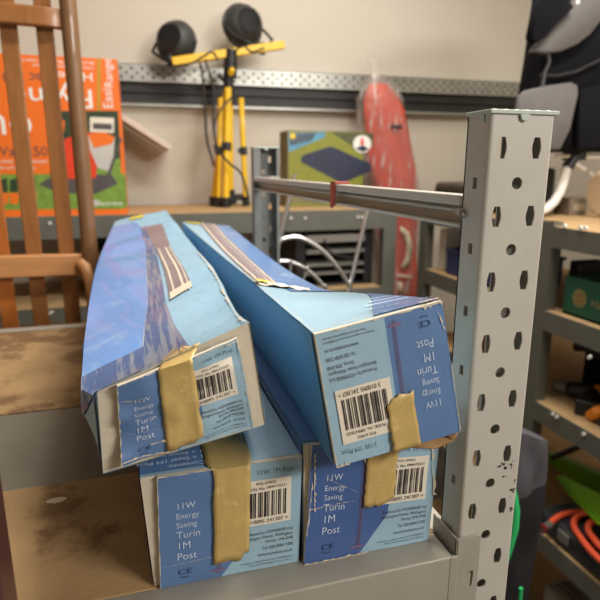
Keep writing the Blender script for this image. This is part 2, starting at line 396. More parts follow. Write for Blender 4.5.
T2=Carton([(.32,(.1027,1.298),(.1918,1.3134),(.2129,1.2157),(.119,1.2031)),
 (.5,(.1146,1.2831),(.2062,1.2782),(.2180,1.2060),(.124,1.2010)),
 (.65,(.121,1.2746),(.2150,1.2515),(.2180,1.2000),(.124,1.1985)),
 (.9,(.1207,1.2686),(.2157,1.2477),(.2170,1.1990),(.122,1.1980)),
 (1.22,(.0951,1.2851),(.1962,1.2736),(.2060,1.2020),(.110,1.1985))],amp=.0009,end_amp=.0004,flip=True)
B1=Carton([(.365,(-.0090,1.1890),(.1075,1.1900),(.1050,1.0995),(-.0045,1.0995)),
 (.8,(-.009,1.188),(.107,1.188),(.106,1.0995),(-.006,1.0995)),
 (1.25,(-.009,1.190),(.107,1.190),(.106,1.0995),(-.006,1.0995))],amp=.0007,end_amp=.0005,
 end=[(.0025,.361,1.1895),(.1075,.360,1.1905),(.1047,.360,1.0996),(-.0004,.361,1.0996)])
B2=Carton([(.3595,(.1085,1.2000),(.2205,1.1930),(.2185,1.0995),(.1090,1.0995)),
 (.8,(.1095,1.194),(.220,1.192),(.219,1.0995),(.110,1.0995)),
 (1.25,(.1095,1.192),(.220,1.192),(.219,1.0995),(.110,1.0995))],amp=.0007,end_amp=.0005,
 end=[(.1140,.3555,1.2005),(.2195,.3545,1.1922),(.2155,.3545,1.0996),(.1080,.3555,1.0996)])

# ---------------------------------------------------------------- the four blue cartons
M_lblue = mat('light_blue_print', S(152, 184, 202), .5, var=.05, scale=30, scuff_glint=S(190, 200, 200), sth=.70, sscale=35, bump=.15, bscale=120, coat=.25)
M_blue = mat('mid_blue_print', S(92, 124, 170), .42, var=.08, scale=25, scuff_glint=S(150, 170, 195), sth=.70, sscale=60, bump=.15, bscale=120, coat=.3)
M_blue2 = mat('deep_blue_print', S(70, 98, 154), .42, var=.08, scale=25, scuff_glint=S(140, 165, 200), sth=.68, sscale=50, bump=.15, bscale=120, coat=.3)
M_peri = mat('faded_blue_print', S(104, 146, 204), .42, var=.03, scale=12, scuff_glint=S(128, 160, 206), sth=.58, sscale=14, bump=.2, bscale=60, coat=.4)
M_slate = mat('worn_slate_print', S(76, 98, 140), .4, var=.12, scale=14, scuff_glint=S(126, 134, 150), sth=.49, sscale=90, rot=.9, stretch=(1.8, .12, 1), bump=.3, bscale=60, coat=.4)
M_mauve = mat('brown_picture_print', S(132, 114, 116), .5, var=.15, scale=30)
M_cream = mat('bare_cardboard', S(205, 193, 172), .85, var=.08, scale=30, scuff_glint=S(150, 130, 100), sth=.66, sscale=30, bump=.2, bscale=200)
M_kraft = mat('brown_cardboard', S(158, 122, 78), .85, var=.12, scale=20, bump=.2, bscale=200)
M_tape = mat('masking_tape', S(196, 166, 102), .45, var=.12, scale=60, scuff_glint=S(212, 184, 120), sth=.60, sscale=90, bump=.15, bscale=300, coat=.25)
M_label = mat('label_paper', S(228, 217, 198), .6, var=.02)
M_ink = mat('black_ink', S(38, 34, 40), .6, var=.02)
M_inkb = mat('navy_ink', S(32, 52, 100), .6, var=.02)
M_inkw = mat('white_ink', S(214, 226, 242), .55, var=.02)
M_inkg = mat('grey_ink', S(70, 62, 66), .6, var=.02)
M_line = mat('mauve_line_print', S(124, 98, 128), .5, var=.1)
ASP = .85
def body(c, name, m, parent, nt=60, nu=14):
    mb = MB(); vs = []; fs = []
    for i in range(nt+1):
        t = i/nt
        t = t**1.4
        for k in range(4):
            for j in range(nu): vs.append(c.side(k, j/nu, t))
    n = 4*nu
    for i in range(nt):
        for k in range(n): fs.append((i*n+k, i*n+(k+1) % n, (i+1)*n+(k+1) % n, (i+1)*n+k))
    fs.append(tuple(nt*n+k for k in range(n)))
    mb.add(vs, fs)
    return mb.build(name, m, parent, sharp=50)
def cap_end(c, m, parent, name='end_flap', back=.0):
    mb = MB(); N = 14
    cs = [c.corner(k, 0) for k in range(4)]
    def fn(u, v):
        top = [cs[0][i]+(cs[1][i]-cs[0][i])*u for i in range(3)]; bot = [cs[3][i]+(cs[2][i]-cs[3][i])*u for i in range(3)]
        e = 4*u*(1-u)*4*v*(1-v); e = min(1, e*2)
        p = [top[i]*v+bot[i]*(1-v) for i in range(3)]
        return (p[0], p[1]+back+c.ea*fbm(p, 40)*e, p[2])
    mb.grid(fn, [(0, v/N) for v in range(N+1)], [(1, v/N) for v in range(N+1)], N)
    return mb.build(name, m, parent, recalc=False)
def rag(P, Q, n, amp, seed):                      # ragged polyline from P to Q
    rnd = random.Random(seed); return [(P[0]+(Q[0]-P[0])*i/n + rnd.uniform(-amp, amp), P[1]+(Q[1]-P[1])*i/n + rnd.uniform(-amp, amp)*.3) for i in range(n+1)]
def worn(c, surf, P, Q, w, n, seed, lift=.0009):   # worn pale ribbon along an edge of a printed surface
    w *= .55; rnd = random.Random(seed); mb = MB(); dx, dy = Q[0]-P[0], Q[1]-P[1]; l = math.hypot(dx, dy); nx, ny = -dy/l, dx/l
    A = []; B = []
    for i in range(n+1):
        f = i/n; a = rnd.uniform(0, w)*(1 if rnd.random() < .75 else .15); b = rnd.uniform(0, w*.35)
        A.append((P[0]+dx*f+nx*a, P[1]+dy*f+ny*a)); B.append((P[0]+dx*f-nx*b, P[1]+dy*f-ny*b))
    mb.grid(lambda u, v: surf(u, v, lift), A, B, 1); return mb
BARS = [1,1,2,1,1,3,1,2,2,1,3,1,1,1,2,3,1,1,2,1,1,2,3,1,1,1,1,3,2,1,1,2,1,2,2,1,1,3,1,1,2,1]
def end_print(c, root, tape=True, label_l=.50, seed=1, tape_u=(.37, .62), tape_v=.14, diag=True, blue=None):
    F = lambda h: (lambda u, v: c.face(u, v, h))
    N = 24
    v_ = [i/N for i in range(N+1)]
    bd = (lambda v: .47 if v > .48 else .63-.62*max(0, .33-v)) if diag else (lambda v: .47)
    pan = MB(); pan.grid(F(0), [(bd(v), v) for v in v_], [(1, v) for v in v_], 8)
    # thickness of the panel edge
    o = pan.build('end_panel', M_lblue, root, recalc=False); o['label'] = 'light blue half of the printed end'
    pan = MB(); rim = MB()
    pan.grid(F(0), [(0, v) for v in v_], [(bd(v)+.002, v) for v in v_], 8)
    o2 = pan.build('end_panel', blue or M_blue, root, recalc=False); o2['label'] = 'mid blue half of the printed end'
    back = lambda u, v: (lambda p: (p[0], p[1]+.0035, p[2]))(c.face(u, v, 0))
    for a, b in (((0, 0), (0, 1)), ((1, 0), (1, 1)), ((0, 0), (1, 0)), ((0, 1), (1, 1))):
        pts = [(a[0]+(b[0]-a[0])*i/N, a[1]+(b[1]-a[1])*i/N) for i in range(N+1)]
        vs = [c.face(u, v, 0) for u, v in pts] + [back(u, v) for u, v in pts]
        rim.add(vs, [(i, i+1, N+2+i, N+1+i) for i in range(N)])
    rim.build('panel_edge', M_cream, o, recalc=False)
    T = F(.0005)
    # white wording
    mb = MB()
    for s, v, sz in (('11W', .695, .082), ('Energy', .61, .072), ('Saving', .53, .072), ('Turin', .435, .094), ('1M', .335, .098), ('Post', .235, .098)):
        text(mb, s, T, .115, v, sz*.96, asp=ASP*.98, thin=.010)
    mb.build('lettering', M_inkw, root, recalc=False)
    mb = MB(); text(mb, 'CE', T, .12, .10, .065, asp=ASP*1.5); text(mb, 'Tested', T, .13, .062, .028, asp=ASP)
    text(mb, '11W 1M Post', T, .945, .885, .062, 'r', ASP*.92, thin=.015)
    mb.build('lettering', M_inkb, root, recalc=False)
    mb = MB()
    for s, v, sz in (('Produced for HOMEBASE Ltd,', .335, .040), ('Beddington House, Wallington,', .290, .040), ('Surrey, SM6 0HB', .245, .040), ('Tel: 020 8784 7200', .185, .040), ('www.homebase.co.uk', .125, .040), ('Homebase is a registered trade mark of HOMEBASE Ltd', .070, .023), ('Please retain this packaging for future reference', .042, .023)):
        text(mb, s, T, .95, v, sz, 'r', ASP*.86)
    mb.build('lettering', M_inkg, root, recalc=False)
    # lamp post line drawing
    mb = MB()
    for u0, w in ((.398, .004), (.412, .005), (.424, .004)):
        mb.grid(T, [(u0-.03*max(0, .3-v)-.0, v) for v in v_[1:]], [(u0+w-.03*max(0, .3-v), v) for v in v_[1:]], 1)
    mb.grid(T, [(.35, .066), (.352, .085)], [(.45, .066), (.448, .085)], 1)
    mb.build('picture_strip', M_line, root, recalc=False)
    # bar code label
    T2_ = F(.0008); T3 = F(.0011)
    mb = MB(); mb.grid(T2_, [(label_l, .43+.41*i/6) for i in range(7)], [(.925, .43+.41*i/6) for i in range(7)], 5)
    lb = mb.build('barcode_label', M_label, root, recalc=False)
    mb = MB(); x = .545; k = .0034
    tot = sum(BARS)+0
    k = (.895-.545)/(tot)
    for i, b in enumerate(BARS):
        if i % 2 == 0: mb.grid(T3, [(x, .505), (x, .60), (x, .735)], [(x+b*k, .505), (x+b*k, .60), (x+b*k, .735)], 1)
        x += b*k
    text(mb, '5 010095 241307 >', T3, .905, .450, .050, 'r', ASP*.98)
    text(mb, 'POS: 674932', T3, .74, .800, .032, 'c', ASP); text(mb, 'MODEL No. MMHT0231', T3, .735, .755, .036, 'c', ASP)
    mb.build('barcode', M_ink, lb, recalc=False)
    if tape:
        rnd = random.Random(seed)
        bot = [(tape_u[0]+(tape_u[1]-tape_u[0])*i/8, tape_v + rnd.uniform(0, .035) + .05*(i in (7, 8))) for i in range(9)]
        mb = MB(); rows = []
        for j in range(13):
            f = j/12; rows.append([c.face(u+rnd.uniform(-.006, .006)*(i in (0, 8)), v+(1.0-v)*f, .0018+.0004*rnd.random()) for i, (u, v) in enumerate(bot)])
        top = []
        return rows
def tape_build(rows, root, extra=()):
    rows = rows+list(extra); n = len(rows[0]); mb = MB()
    mb.add([p for r in rows for p in r], [(i*n+j, i*n+j+1, (i+1)*n+j+1, (i+1)*n+j) for i in range(len(rows)-1) for j in range(n-1)])
    return mb.build('adhesive_tape', M_tape, root, recalc=False, solid=.0003)
def side_patch(c, k, L, R, m, root, name, h=.0010, nc=8, sub=12):
    mb = MB(); mb.grid(lambda u, t: c.side(k, u, t, h), L, R, nc, sub); return mb.build(name, m, root, recalc=False)
def top_rows(c, u0, u1, ts, h=.0016, seed=2, n=9, rg=.01):
    rnd = random.Random(seed); out = []
    for q, t in enumerate(ts):
        out.append([c.side(0, u0+(u1-u0)*i/(n-1)+(rnd.uniform(-.02, .02) if i in (0, n-1) else 0), t+(rnd.uniform(-rg, rg) if q == len(ts)-1 else 0), h) for i in range(n)])
    return out

def base_pt(c): a = c.corner(3, 0); b = c.corner(2, 1); return ((a[0]+b[0])/2, (a[1]+b[1])/2, min(a[2], b[2]))
GRP = 'long blue lamp post cartons stacked on the near shelf'

# lower left carton
r = thing('lamp_carton', base_pt(B1), 'long blue lamp post carton at the bottom left of the stack, printed end upright', 'box', GRP)
body(B1, 'carton_body', M_lblue, r); cap_end(B1, M_cream, r)
rows = end_print(B1, r, seed=3, tape_u=(.37, .625), tape_v=.135)
tape_build(rows, r, top_rows(B1, .40, .70, [.004, .02, .05, .075], seed=4))
side_patch(B1, 0, [(0, .003), (0, 1)], [(.46, .003), (.46, 1)], M_blue, r, 'printed_panel')
side_patch(B1, 3, [(0, .003), (0, 1)], [(1, .003), (1, 1)], M_blue2, r, 'printed_panel')
mb = MB()
for s, t, sz in (('Contents:', .0105, .0075), ('1 x Steel 1M Post', .020, .0075), ('1 x fixing pack', .0295, .0075)):
    text(mb, s, lambda x, y: B1.side(0, .43-x/.1145, t0-y/.892, .0011), .0, 0, .0072) if False else None
    t0 = t; text(mb, s, lambda x, y, t0=t: B1.side(0, .40-x/.1145, t0-y/.892, .0011), 0, 0, sz*.9)
mb.build('lettering', M_inkw, r, recalc=False)
mb = worn(B1, B1.face, (0, 1), (1, 1), .02, 30, 5); m2 = worn(B1, B1.face, (0, 0), (0, 1), -.014, 20, 6); mb.add(m2.v, m2.f)
m2 = worn(B1, B1.face, (.0, .195), (.37, .215), .006, 22, 7); mb.add(m2.v, m2.f)
m2 = worn(B1, B1.face, (.62, .26), (1, .28), .006, 22, 8); mb.add(m2.v, m2.f)
mb.build('worn_edge', M_cream, r, recalc=False)

# lower right carton
r = thing('lamp_carton', base_pt(B2), 'scuffed blue lamp post carton at the bottom of the stack beside the front post', 'box', GRP)
body(B2, 'carton_body', M_lblue, r); cap_end(B2, M_cream, r)
rows = end_print(B2, r, seed=9, tape_u=(.42, .66), tape_v=.42, blue=M_blue2)
tape_build(rows, r, top_rows(B2, .45, .69, [.004, .015], seed=5))
side_patch(B2, 0, [(0, .003), (0, 1)], [(.46, .003), (.46, 1)], M_blue, r, 'printed_panel')
side_patch(B2, 3, [(0, .003), (0, 1)], [(1, .003), (1, 1)], M_blue2, r, 'printed_panel')
mb = worn(B2, B2.face, (.02, .93), (.05, .45), .03, 26, 11)
for P, Q, w_, n, s in (((.93, 1), (1, .45), .05, 16, 12), ((0, .0), (.5, .0), .03, 30, 13), ((0, .47), (.35, .50), .012, 24, 14), ((.12, .72), (.36, .58), .006, 20, 15), ((.66, .47), (1, .48), .006, 20, 18), ((.36, .98), (.42, .80), .03, 14, 19), ((.7, .93), (.95, .97), .01, 14, 20), ((0, .25), (.02, .7), -.02, 18, 16)):
    m2 = worn(B2, B2.face, P, Q, w_, n, s); mb.add(m2.v, m2.f)
mb.build('worn_edge', M_cream, r, recalc=False)

# upper right carton, upside down
r = thing('lamp_carton', base_pt(T2), 'blue lamp post carton with upside-down printing, on top of the stack by the post', 'box', GRP)
M_topb = mat('sky_blue_print', S(112, 150, 205), .4, var=.05, coat=.3)
M_pstripe = mat('pale_mauve_print', S(172, 158, 160), .5)
M_left = mat('left_side_print', S(80, 138, 182), .5, var=.05, scale=20, bump=.1)  # plain blue print of the carton's left side
body(T2, 'carton_body', M_lblue, r); cap_end(T2, M_kraft, r)
rows = end_print(T2, r, seed=21, tape_u=(.34, .56), tape_v=.56, diag=False)
# this tape sits on the edge that is now the bottom of the end and is torn off square
tape_build(rows, r)
side_patch(T2, 0, [(.471, 0.002), (.75, .08), (.98, .16)], [(1, .002), (1, .08), (1, .16)], M_blue, r, 'printed_panel')
side_patch(T2, 0, [(.30, .22), (.28, .27), (.43, .45), (.53, .65), (.60, .82), (.70, 1)], [(1, .22), (1, .27), (1, .45), (1, .65), (1, .82), (1, 1)], M_topb, r, 'printed_panel')
bu = lambda f: [(.01+.27*f, .27), (.07+.36*f, .45), (.13+.40*f, .65), (.24+.36*f, .82), (.37+.33*f, 1)]
for a, b, m_ in ((0, 1, M_mauve), (.12, .20, M_label), (.38, .44, M_pstripe), (.56, .70, M_pstripe), (.82, .90, M_label)):
    side_patch(T2, 0, bu(a), bu(b), m_, r, 'picture_strip', h=.0010 if m_ is M_mauve else .0014, nc=2)
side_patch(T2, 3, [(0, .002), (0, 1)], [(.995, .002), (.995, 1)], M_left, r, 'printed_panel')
mb = MB(); text(mb, 'Energy Saving Turin 1M Post', lambda x, y: T2.side(0, .53+x/.0905, .028-x*.05-y/.9, .0011), 0, 0, .0042)
for k in range(3): mb.grid(lambda u, t: T2.side(0, u, t, .0011), [(.56+.1*k, .046+.02*k), (.56+.1*k, .0485+.02*k)], [(.97, .050+.02*k), (.97, .0525+.02*k)], 4)
mb.build('lettering', M_inkw, r, recalc=False)
mb = MB(); rnd = random.Random(3)
A = [(-.0, .255+.0*i) for i in range(1)]
mb.grid(lambda u, t: T2.side(0, u, t, .0020+.0015*math.sin(u*26)*math.cos(t*160)), rag((.02, .262), (.02, .300), 4, .01, 1), rag((.52, .215), (.56, .262), 4, .02, 2), 14)
o = mb.build('paper_strip', M_label, r, recalc=False)
mb = MB(); mb.grid(lambda u, t: T2.side(0, u, t, .0045), [(.01, .268), (.01, .292)], [(.17, .262), (.15, .285)], 4)
mb.build('yellow_tape', mat('yellow_tape', S(214, 200, 70), .4, var=.05), r, recalc=False)
side_patch(T2, 0, [(.06, .975), (.06, .995)], [(.36, .975), (.36, .995)], MATS['yellow_tape'], r, 'yellow_tape', h=.002)
mb = worn(T2, T2.face, (0, 0), (1, 0), .022, 40, 31)
for P, Q, w_, n, s in (((0, 0), (.16, .0), .05, 12, 32), ((1, 0), (1, 1), .016, 30, 33), ((.9, 1), (1, 1), -.05, 8, 34), ((0, .45), (0, 1), -.012, 20, 35), ((.05, .06), (.02, .2), .02, 10, 36)):
    m2 = worn(T2, T2.face, P, Q, w_, n, s); mb.add(m2.v, m2.f)
m2 = worn(T2, lambda u, v, h: T2.side(0, u, v, h), (.84, .001), (1, .001), .012, 14, 37, .0016); mb.add(m2.v, m2.f)
m2 = worn(T2, lambda u, v, h: T2.side(0, u, v, h), (0, .001), (.5, .001), .002, 14, 38, .0016); mb.add(m2.v, m2.f)
m2 = worn(T2, lambda u, v, h: T2.side(0, u, v, h), (.004, .0), (.004, .9), -.02, 60, 39, .0016); mb.add(m2.v, m2.f)
mb.build('worn_edge', M_cream, r, recalc=False)
# loose brown flap under the right hand edge of the end
mb = MB(); a = T2.corner(3, 0); b = T2.corner(2, 0)
L = lambda f, dz, dy: (a[0]+(b[0]-a[0])*f, a[1]+(b[1]-a[1])*f+dy, a[2]+(b[2]-a[2])*f+dz)
mb.add([L(.58, -.0012, -.002), L(.8, -.0075, -.003), L(.97, -.0075, 0), L(1.0, -.001, 0), L(1.0, -.002, .05), L(.97, -.009, .05), L(.8, -.008, .05), L(.58, -.002, .05)], [(0,1,6,7),(1,2,5,6),(2,3,4,5)])
mb.build('loose_flap', M_kraft, r, solid=.0012)

# upper left carton, rolled over and crushed
r = thing('lamp_carton', base_pt(T1), 'battered blue lamp post carton with crushed end, rolled over on top at the left', 'box', GRP)
M_soil = mat('soiled_blue_print', S(140, 178, 200), .5, var=.06, scale=18, scuff_glint=S(112, 122, 130), sth=.615, sscale=70, bump=.2, bscale=90, coat=.2)
body(T1, 'carton_body', M_soil, r, nt=80, nu=16); T1.ea = .0015; cap_end(T1, M_cream, r, back=.001); T1.ea = .0030
rows = end_print(T1, r, seed=41, tape_u=(.33, .61), tape_v=.02, label_l=.52)
tape_build(rows, r, top_rows(T1, .42, .66, [.004, .02], seed=6, rg=.0) + top_rows(T1, .58, .63, [.06], seed=8, h=.004, rg=.012))
bl = [(.30, .004), (.35, .06), (.40, .14), (.444, .26), (.50, .66), (.47, .86), (.40, .93)]
side_patch(T1, 0, [(0, .004), (0, .06), (0, .14), (0, .26), (0, .66), (0, .86), (0, .93)], bl, M_peri, r, 'printed_panel')
side_patch(T1, 3, [(0, .004), (0, .99)], [(.995, .004), (.995, .99)], M_peri, r, 'printed_panel')
side_patch(T1, 0, bl[:6], [(.60, .004), (.655, .065), (.60, .14), (.566, .237), (.60, .66), (.56, .86)], M_slate, r, 'printed_panel')
side_patch(T1, 0, [(0, .004), (.0, .06), (0, .10)], [(.30, .004), (.36, .06), (.395, .115)], M_slate, r, 'printed_panel', h=.0018)
side_patch(T1, 0, [(.600, .232), (.615, .4), (.605, .62), (.533, .86)], [(.785, .264), (.775, .4), (.765, .62), (.80, .86)], M_mauve, r, 'picture_strip', h=.0012)
for a, b in ((.635, .65), (.71, .73), (.755, .765)):
    side_patch(T1, 0, [(a, .25), (a, .4), (a-.01, .62)], [(b, .25), (b, .4), (b-.01, .62)], M_cream, r, 'picture_strip', h=.0017, nc=2)
side_patch(T1, 0, [(.605, .228), (.608, .262)], [(.785, .262), (.783, .292)], M_cream, r, 'picture_strip', h=.002, nc=3)
side_patch(T1, 0, [(.30, .955), (.30, .985)], [(.55, .955), (.55, .985)], MATS['yellow_tape'], r, 'yellow_tape', h=.002)
mb = MB()
S0 = lambda u, v, h: T1.side(0, u, v, h)
for P, Q in zip(bl[:5], bl[1:5]):
    m2 = worn(T1, S0, P, Q, .007, 16, int(P[1]*100)+50, .0016); mb.add(m2.v, m2.f)
for P, Q, w_, n, s in (((.985, .0), (.985, .5), .03, 60, 61), ((.10, .002), (.6, .002), .004, 20, 62), ((.62, .002), (1, .002), .004, 20, 63)):
    m2 = worn(T1, S0, P, Q, w_, n, s, .0018); mb.add(m2.v, m2.f)
for P, Q, w_, n, s in (((0, 0), (0, 1), -.022, 34, 64), ((0, 1), (.4, 1), -.02, 26, 65), ((0, .06), (.40, .0), .04, 30, 66), ((.22, .17), (.42, .12), .09, 9, 67), ((.62, 1), (1, .98), -.03, 16, 68), ((1, 0), (1, 1), .02, 24, 69), ((0, .55), (.38, .52), .005, 26, 70), ((.62, .45), (1, .47), .008, 16, 71), ((.02, .78), (.2, .70), .015, 9, 72), ((0, .36), (.36, .30), .005, 26, 73)):
    m2 = worn(T1, T1.face, P, Q, w_, n, s, .0012); mb.add(m2.v, m2.f)
mb.build('worn_edge', M_cream, r, recalc=False)

# ---------------------------------------------------------------- wooden chair and dark post
M_wood = mat('varnished_wood', S(146, 94, 48), .42, var=.16, scale=22, stretch=(6, 6, .8), bump=.12, bscale=60, coat=.08)
M_wood2 = mat('orange_wood', S(172, 98, 38), .42, var=.16, scale=22, stretch=(6, 6, .8), bump=.12, bscale=60, coat=.08)
M_pale = mat('pale_wood', S(186, 132, 84), .5, var=.12, scale=22, stretch=(.8, 6, 6), bump=.12, bscale=60)
M_dwood = mat('stile_wood', S(122, 86, 54), .45, var=.18, scale=24, stretch=(6, 6, .8), bump=.15, bscale=60, coat=.2)
ch = thing('slatted_chair', (-.25, 1.2, 0), 'brown slatted wooden folding chair standing upright behind the shelf, in front of the orange box', 'chair')
def stile(x, nm='stile'):
    mb = MB(); mb.tube([(x-.0, 1.19, z/40*1.95) for z in range(0, 41)], .0155, 14); return mb.build(nm, M_dwood, ch)
stile(-.093); stile(-.475)
for i, x in enumerate((-.2405-.0625*2, -.2405-.0625, -.2405, -.1995, -.1385)):
    hw = .0150
    if i == 2: x = -.258
    MB().box((x-hw, 1.203, .70), (x+hw, 1.211, 1.93)).build('slat', M_wood2 if i == 2 else M_wood, ch, bevel=.002)
def rail(z0, z1, cv, m):
    mb = MB(); n = 24; top = []; 
    for i in range(n+1):
        f = i/n; x = -.475+.382*f; y = 1.1805 + (.016*(max(0, (f-.9)/.1))**2 if f > .9 else 0) - .004*math.sin(math.pi*f)
        zt = z1+.004*math.sin(math.pi*f); zb = z0+.003*math.sin(math.pi*f)
        top.append([(x, y, zb), (x, y, zt), (x, y+.020, zt), (x, y+.020, zb)])
    mb.add([p for r_ in top for p in r_], [(i*4+k, i*4+(k+1) % 4, i*4+4+(k+1) % 4, i*4+4+k) for i in range(n) for k in range(4)]+[(0, 3, 2, 1), (n*4, n*4+1, n*4+2, n*4+3)])
    return mb.build('rail', m, ch, bevel=.003)
rail(1.186, 1.229, 0, M_pale); rail(1.647, 1.680, 0, M_wood); rail(.72, .76, 0, M_wood)
MB().prism([(1.10, 1.226), (1.207, 1.226), (1.207, 1.17), (1.185, 1.165), (1.16, 1.195), (1.10, 1.205)], lambda a, b, d: (d, a+.08 if False else a, b), -.108, -.1085) if False else None
mb = MB(); mb.tube([(-.112, 1.185, 1.212), (-.104, 1.175, 1.205), (-.098, 1.168, 1.185), (-.095, 1.166, 1.150), (-.095, 1.168, 1.12)], [.012, .012, .011, .009, .008], 10)
mb.build('arm_bracket', M_pale, ch)

M_dark = mat('dark_stained_wood', S(66, 38, 32), .35, var=.15, scale=30, stretch=(6, 6, .7), coat=.4)
q = at(19, 600, Y=.315)
MB().box((q.x-.075, .285, 0), (q.x+.0, .3155, 1.62)).build('wooden_post', M_dark, bevel=.003)
tag(C.objects['wooden_post'], 'dark stained wooden post standing in front of the shelf at the left edge', 'post')

# ---------------------------------------------------------------- rear shelving (along the back wall) and right-hand shelving
def simple_upright(x0, y0, sx, sy, z1, par, m=M_dgrey, face='y'):
    """square folded post"""
    mb = MB(); t = .0015
    mb.box((x0, y0, 0), (x0+sx, y0+t, z1)).box((x0, y0+t, 0), (x0+t, y0+sy, z1))
    mb.box((x0+t, y0+sy-t, 0), (x0+sx, y0+sy, z1)).box((x0+sx-t, y0+t, 0), (x0+sx, y0+sy, z1))
    return mb.build('upright', m, par)
def level(name, par, x0, x1, y0, y1, z, h, mbm, bolts, axis):
    MB().box((x0, y0, z-h), (x1, y0+.0025, z-.0005)).box((x0, y1-.0025, z-h), (x1, y1, z-.0005)).box((x0, y0+.0025, z-h), (x0+.0025, y1-.0025, z-.0005)).box((x1-.0025, y0+.0025, z-h), (x1, y1-.0025, z-.0005)).box((x0+.0025, y0+.0025, z-.019), (x0+.02, y1-.0025, z-.0162)).box((x1-.02, y0+.0025, z-.019), (x1-.0025, y1-.0025, z-.0162)).build('beam_frame', mbm, par)
rs = thing('shelving_unit', (.2, 2.0, 0), 'dark grey shelving unit along the back wall carrying the orange box and the yellow tripod', 'shelving')
CX0, CX1, CY0, CY1 = -1.3, .838, 1.80, 2.25
for x in (CX0-.05, CX1): 
    for y in (CY0, CY1-.03): simple_upright(x, y, .05, .03, 1.255, rs)
for z in (1.2575, .979, .55):
    level('l', rs, CX0, CX1, CY0, CY1, z, .068 if z > 1 else .045, M_dgrey, 0, 0)
    o = MB().box((CX0+.003, CY0+.003, z-.016), (CX1-.003, CY1-.003, z)).build('chipboard_panel', M_chip2, bevel=.001)
    tag(o, 'pale chipboard on the back wall shelving, %s' % {1.2575: 'top level under the tripod and orange box', .979: 'second level, behind the wooden slats', .55: 'bottom level near the floor'}[z], 'shelf board')
ZC1 = 1.2575; ZC2 = .979
for (x, y), zz in (((30, 226), 0), ((33, 226), 0), ((50, 223), 0), ((68, 223), 0), ((291, 218), 0), ((305, 218), 0), ((358, 217), 0), ((362, 217), 0), ((150, 219), 0), ((52, 312), 0), ((50, 313), 0)):
    q = at(x, y, Y=CY0-.001); MB().tube([q+Vector((0, -.004, 0)), q+Vector((0, .002, 0))], .0045, 10).build('bolt', M_white, rs)  # bolt heads coloured white to paint in their highlight

ds = thing('shelving_unit', (1.18, .9, 0), 'dark grey shelving unit along the right wall with tools, green crate and orange hose', 'shelving')
DX0, DX1 = .95, 1.42
for y in (-.35, 1.098, 1.152, 1.70):
    for x in (DX0, DX1-.03): simple_upright(x, y, .03, .046 if y > 0 else .05, 1.272, ds)
LV = (1.263, 1.057, .818, .480, .14)
for j, z in enumerate(LV):
    for k, (ya, yb) in enumerate(((-.30, 1.098), (1.199, 1.70))):
        zz = z
        level('l', ds, DX0, DX1, ya, yb, zz, .050, M_dgrey, 0, 0)
        nt_ = [(DX0+.003, ya+.003), (DX0+.003, 1.096), (.982, 1.096), (.982, 1.147), (1.388, 1.147), (1.388, 1.096), (DX1-.003, 1.096), (DX1-.003, ya+.003)] if not k else [(DX0+.003, yb-.003), (DX0+.003, 1.2005), (.982, 1.2005), (.982, 1.1485), (1.388, 1.1485), (1.388, 1.2005), (DX1-.003, 1.2005), (DX1-.003, yb-.003)]
        o = MB().prism(nt_, lambda a, b, d: (a, b, d), zz-.016, zz).build('chipboard_panel', M_chip2, bevel=.001)
        tag(o, 'chipboard on the right-hand shelving, %s bay, %s level' % (('near', 'far')[k], ('top', 'second', 'third', 'fourth', 'bottom')[j]), 'shelf board')
for x, y in ((581, 228), (586, 228), (593, 367), (590, 357), (553, 414), (557, 417), (584, 434), (565, 226)):
    q = at(x, y, X=DX0-.001)
    if y in (367,): continue
    MB().tube([q+Vector((-.004, 0, 0)), q+Vector((.002, 0, 0))], .0045, 10).build('bolt', M_white, ds)  # white colour stands for the shine on each bolt head

# ---------------------------------------------------------------- perforated rail on the back wall
rl = thing('wall_rail', (.8, 2.28, 1.7), 'perforated galvanised steel rail fixed along the back wall above the boxes', 'rail')
M_galv = mat('galvanised_steel', S(168, 166, 158), .38, .75, var=.12, scale=30, bump=.1)
M_rail = mat('black_rail_paint', S(38, 36, 34), .5, var=.1)
RX0, RX1 = -.9, 1.80
mb = MB(); x = RX0
while x < RX1-.03:
    pierced(mb, x, x+.019, 1.708, 1.768, [(x, x+.019, [(slot(x+.0095, 1.7525, .009, .010), 1.7525), (slot(x+.0095, 1.7215, .009, .010), 1.7215)])], lambda a, b, d: (a, 2.262+d, b), .0015)
    pierced(mb, x+.019, x+.038, 1.708, 1.768, [(x+.019, x+.038, [(slot(x+.0285, 1.737, .009, .008), 1.737)])], lambda a, b, d: (a, 2.262+d, b), .0015); x += .038
RX1 = x
mb.box((RX0, 2.262, 1.766), (RX1, 2.299, 1.769)).build('perforated_face', M_galv, rl)
MB().box((RX0, 2.285, 1.640), (RX1, 2.299, 1.766)).box((RX0, 2.262, 1.632), (RX1, 2.299, 1.640)).box((RX0, 2.272, 1.672), (RX1, 2.286, 1.678)).build('rail_channel', M_rail, rl)
MB().box((RX0, 2.258, 1.622), (RX1, 2.299, 1.630)).build('lower_lip', M_galv, rl)

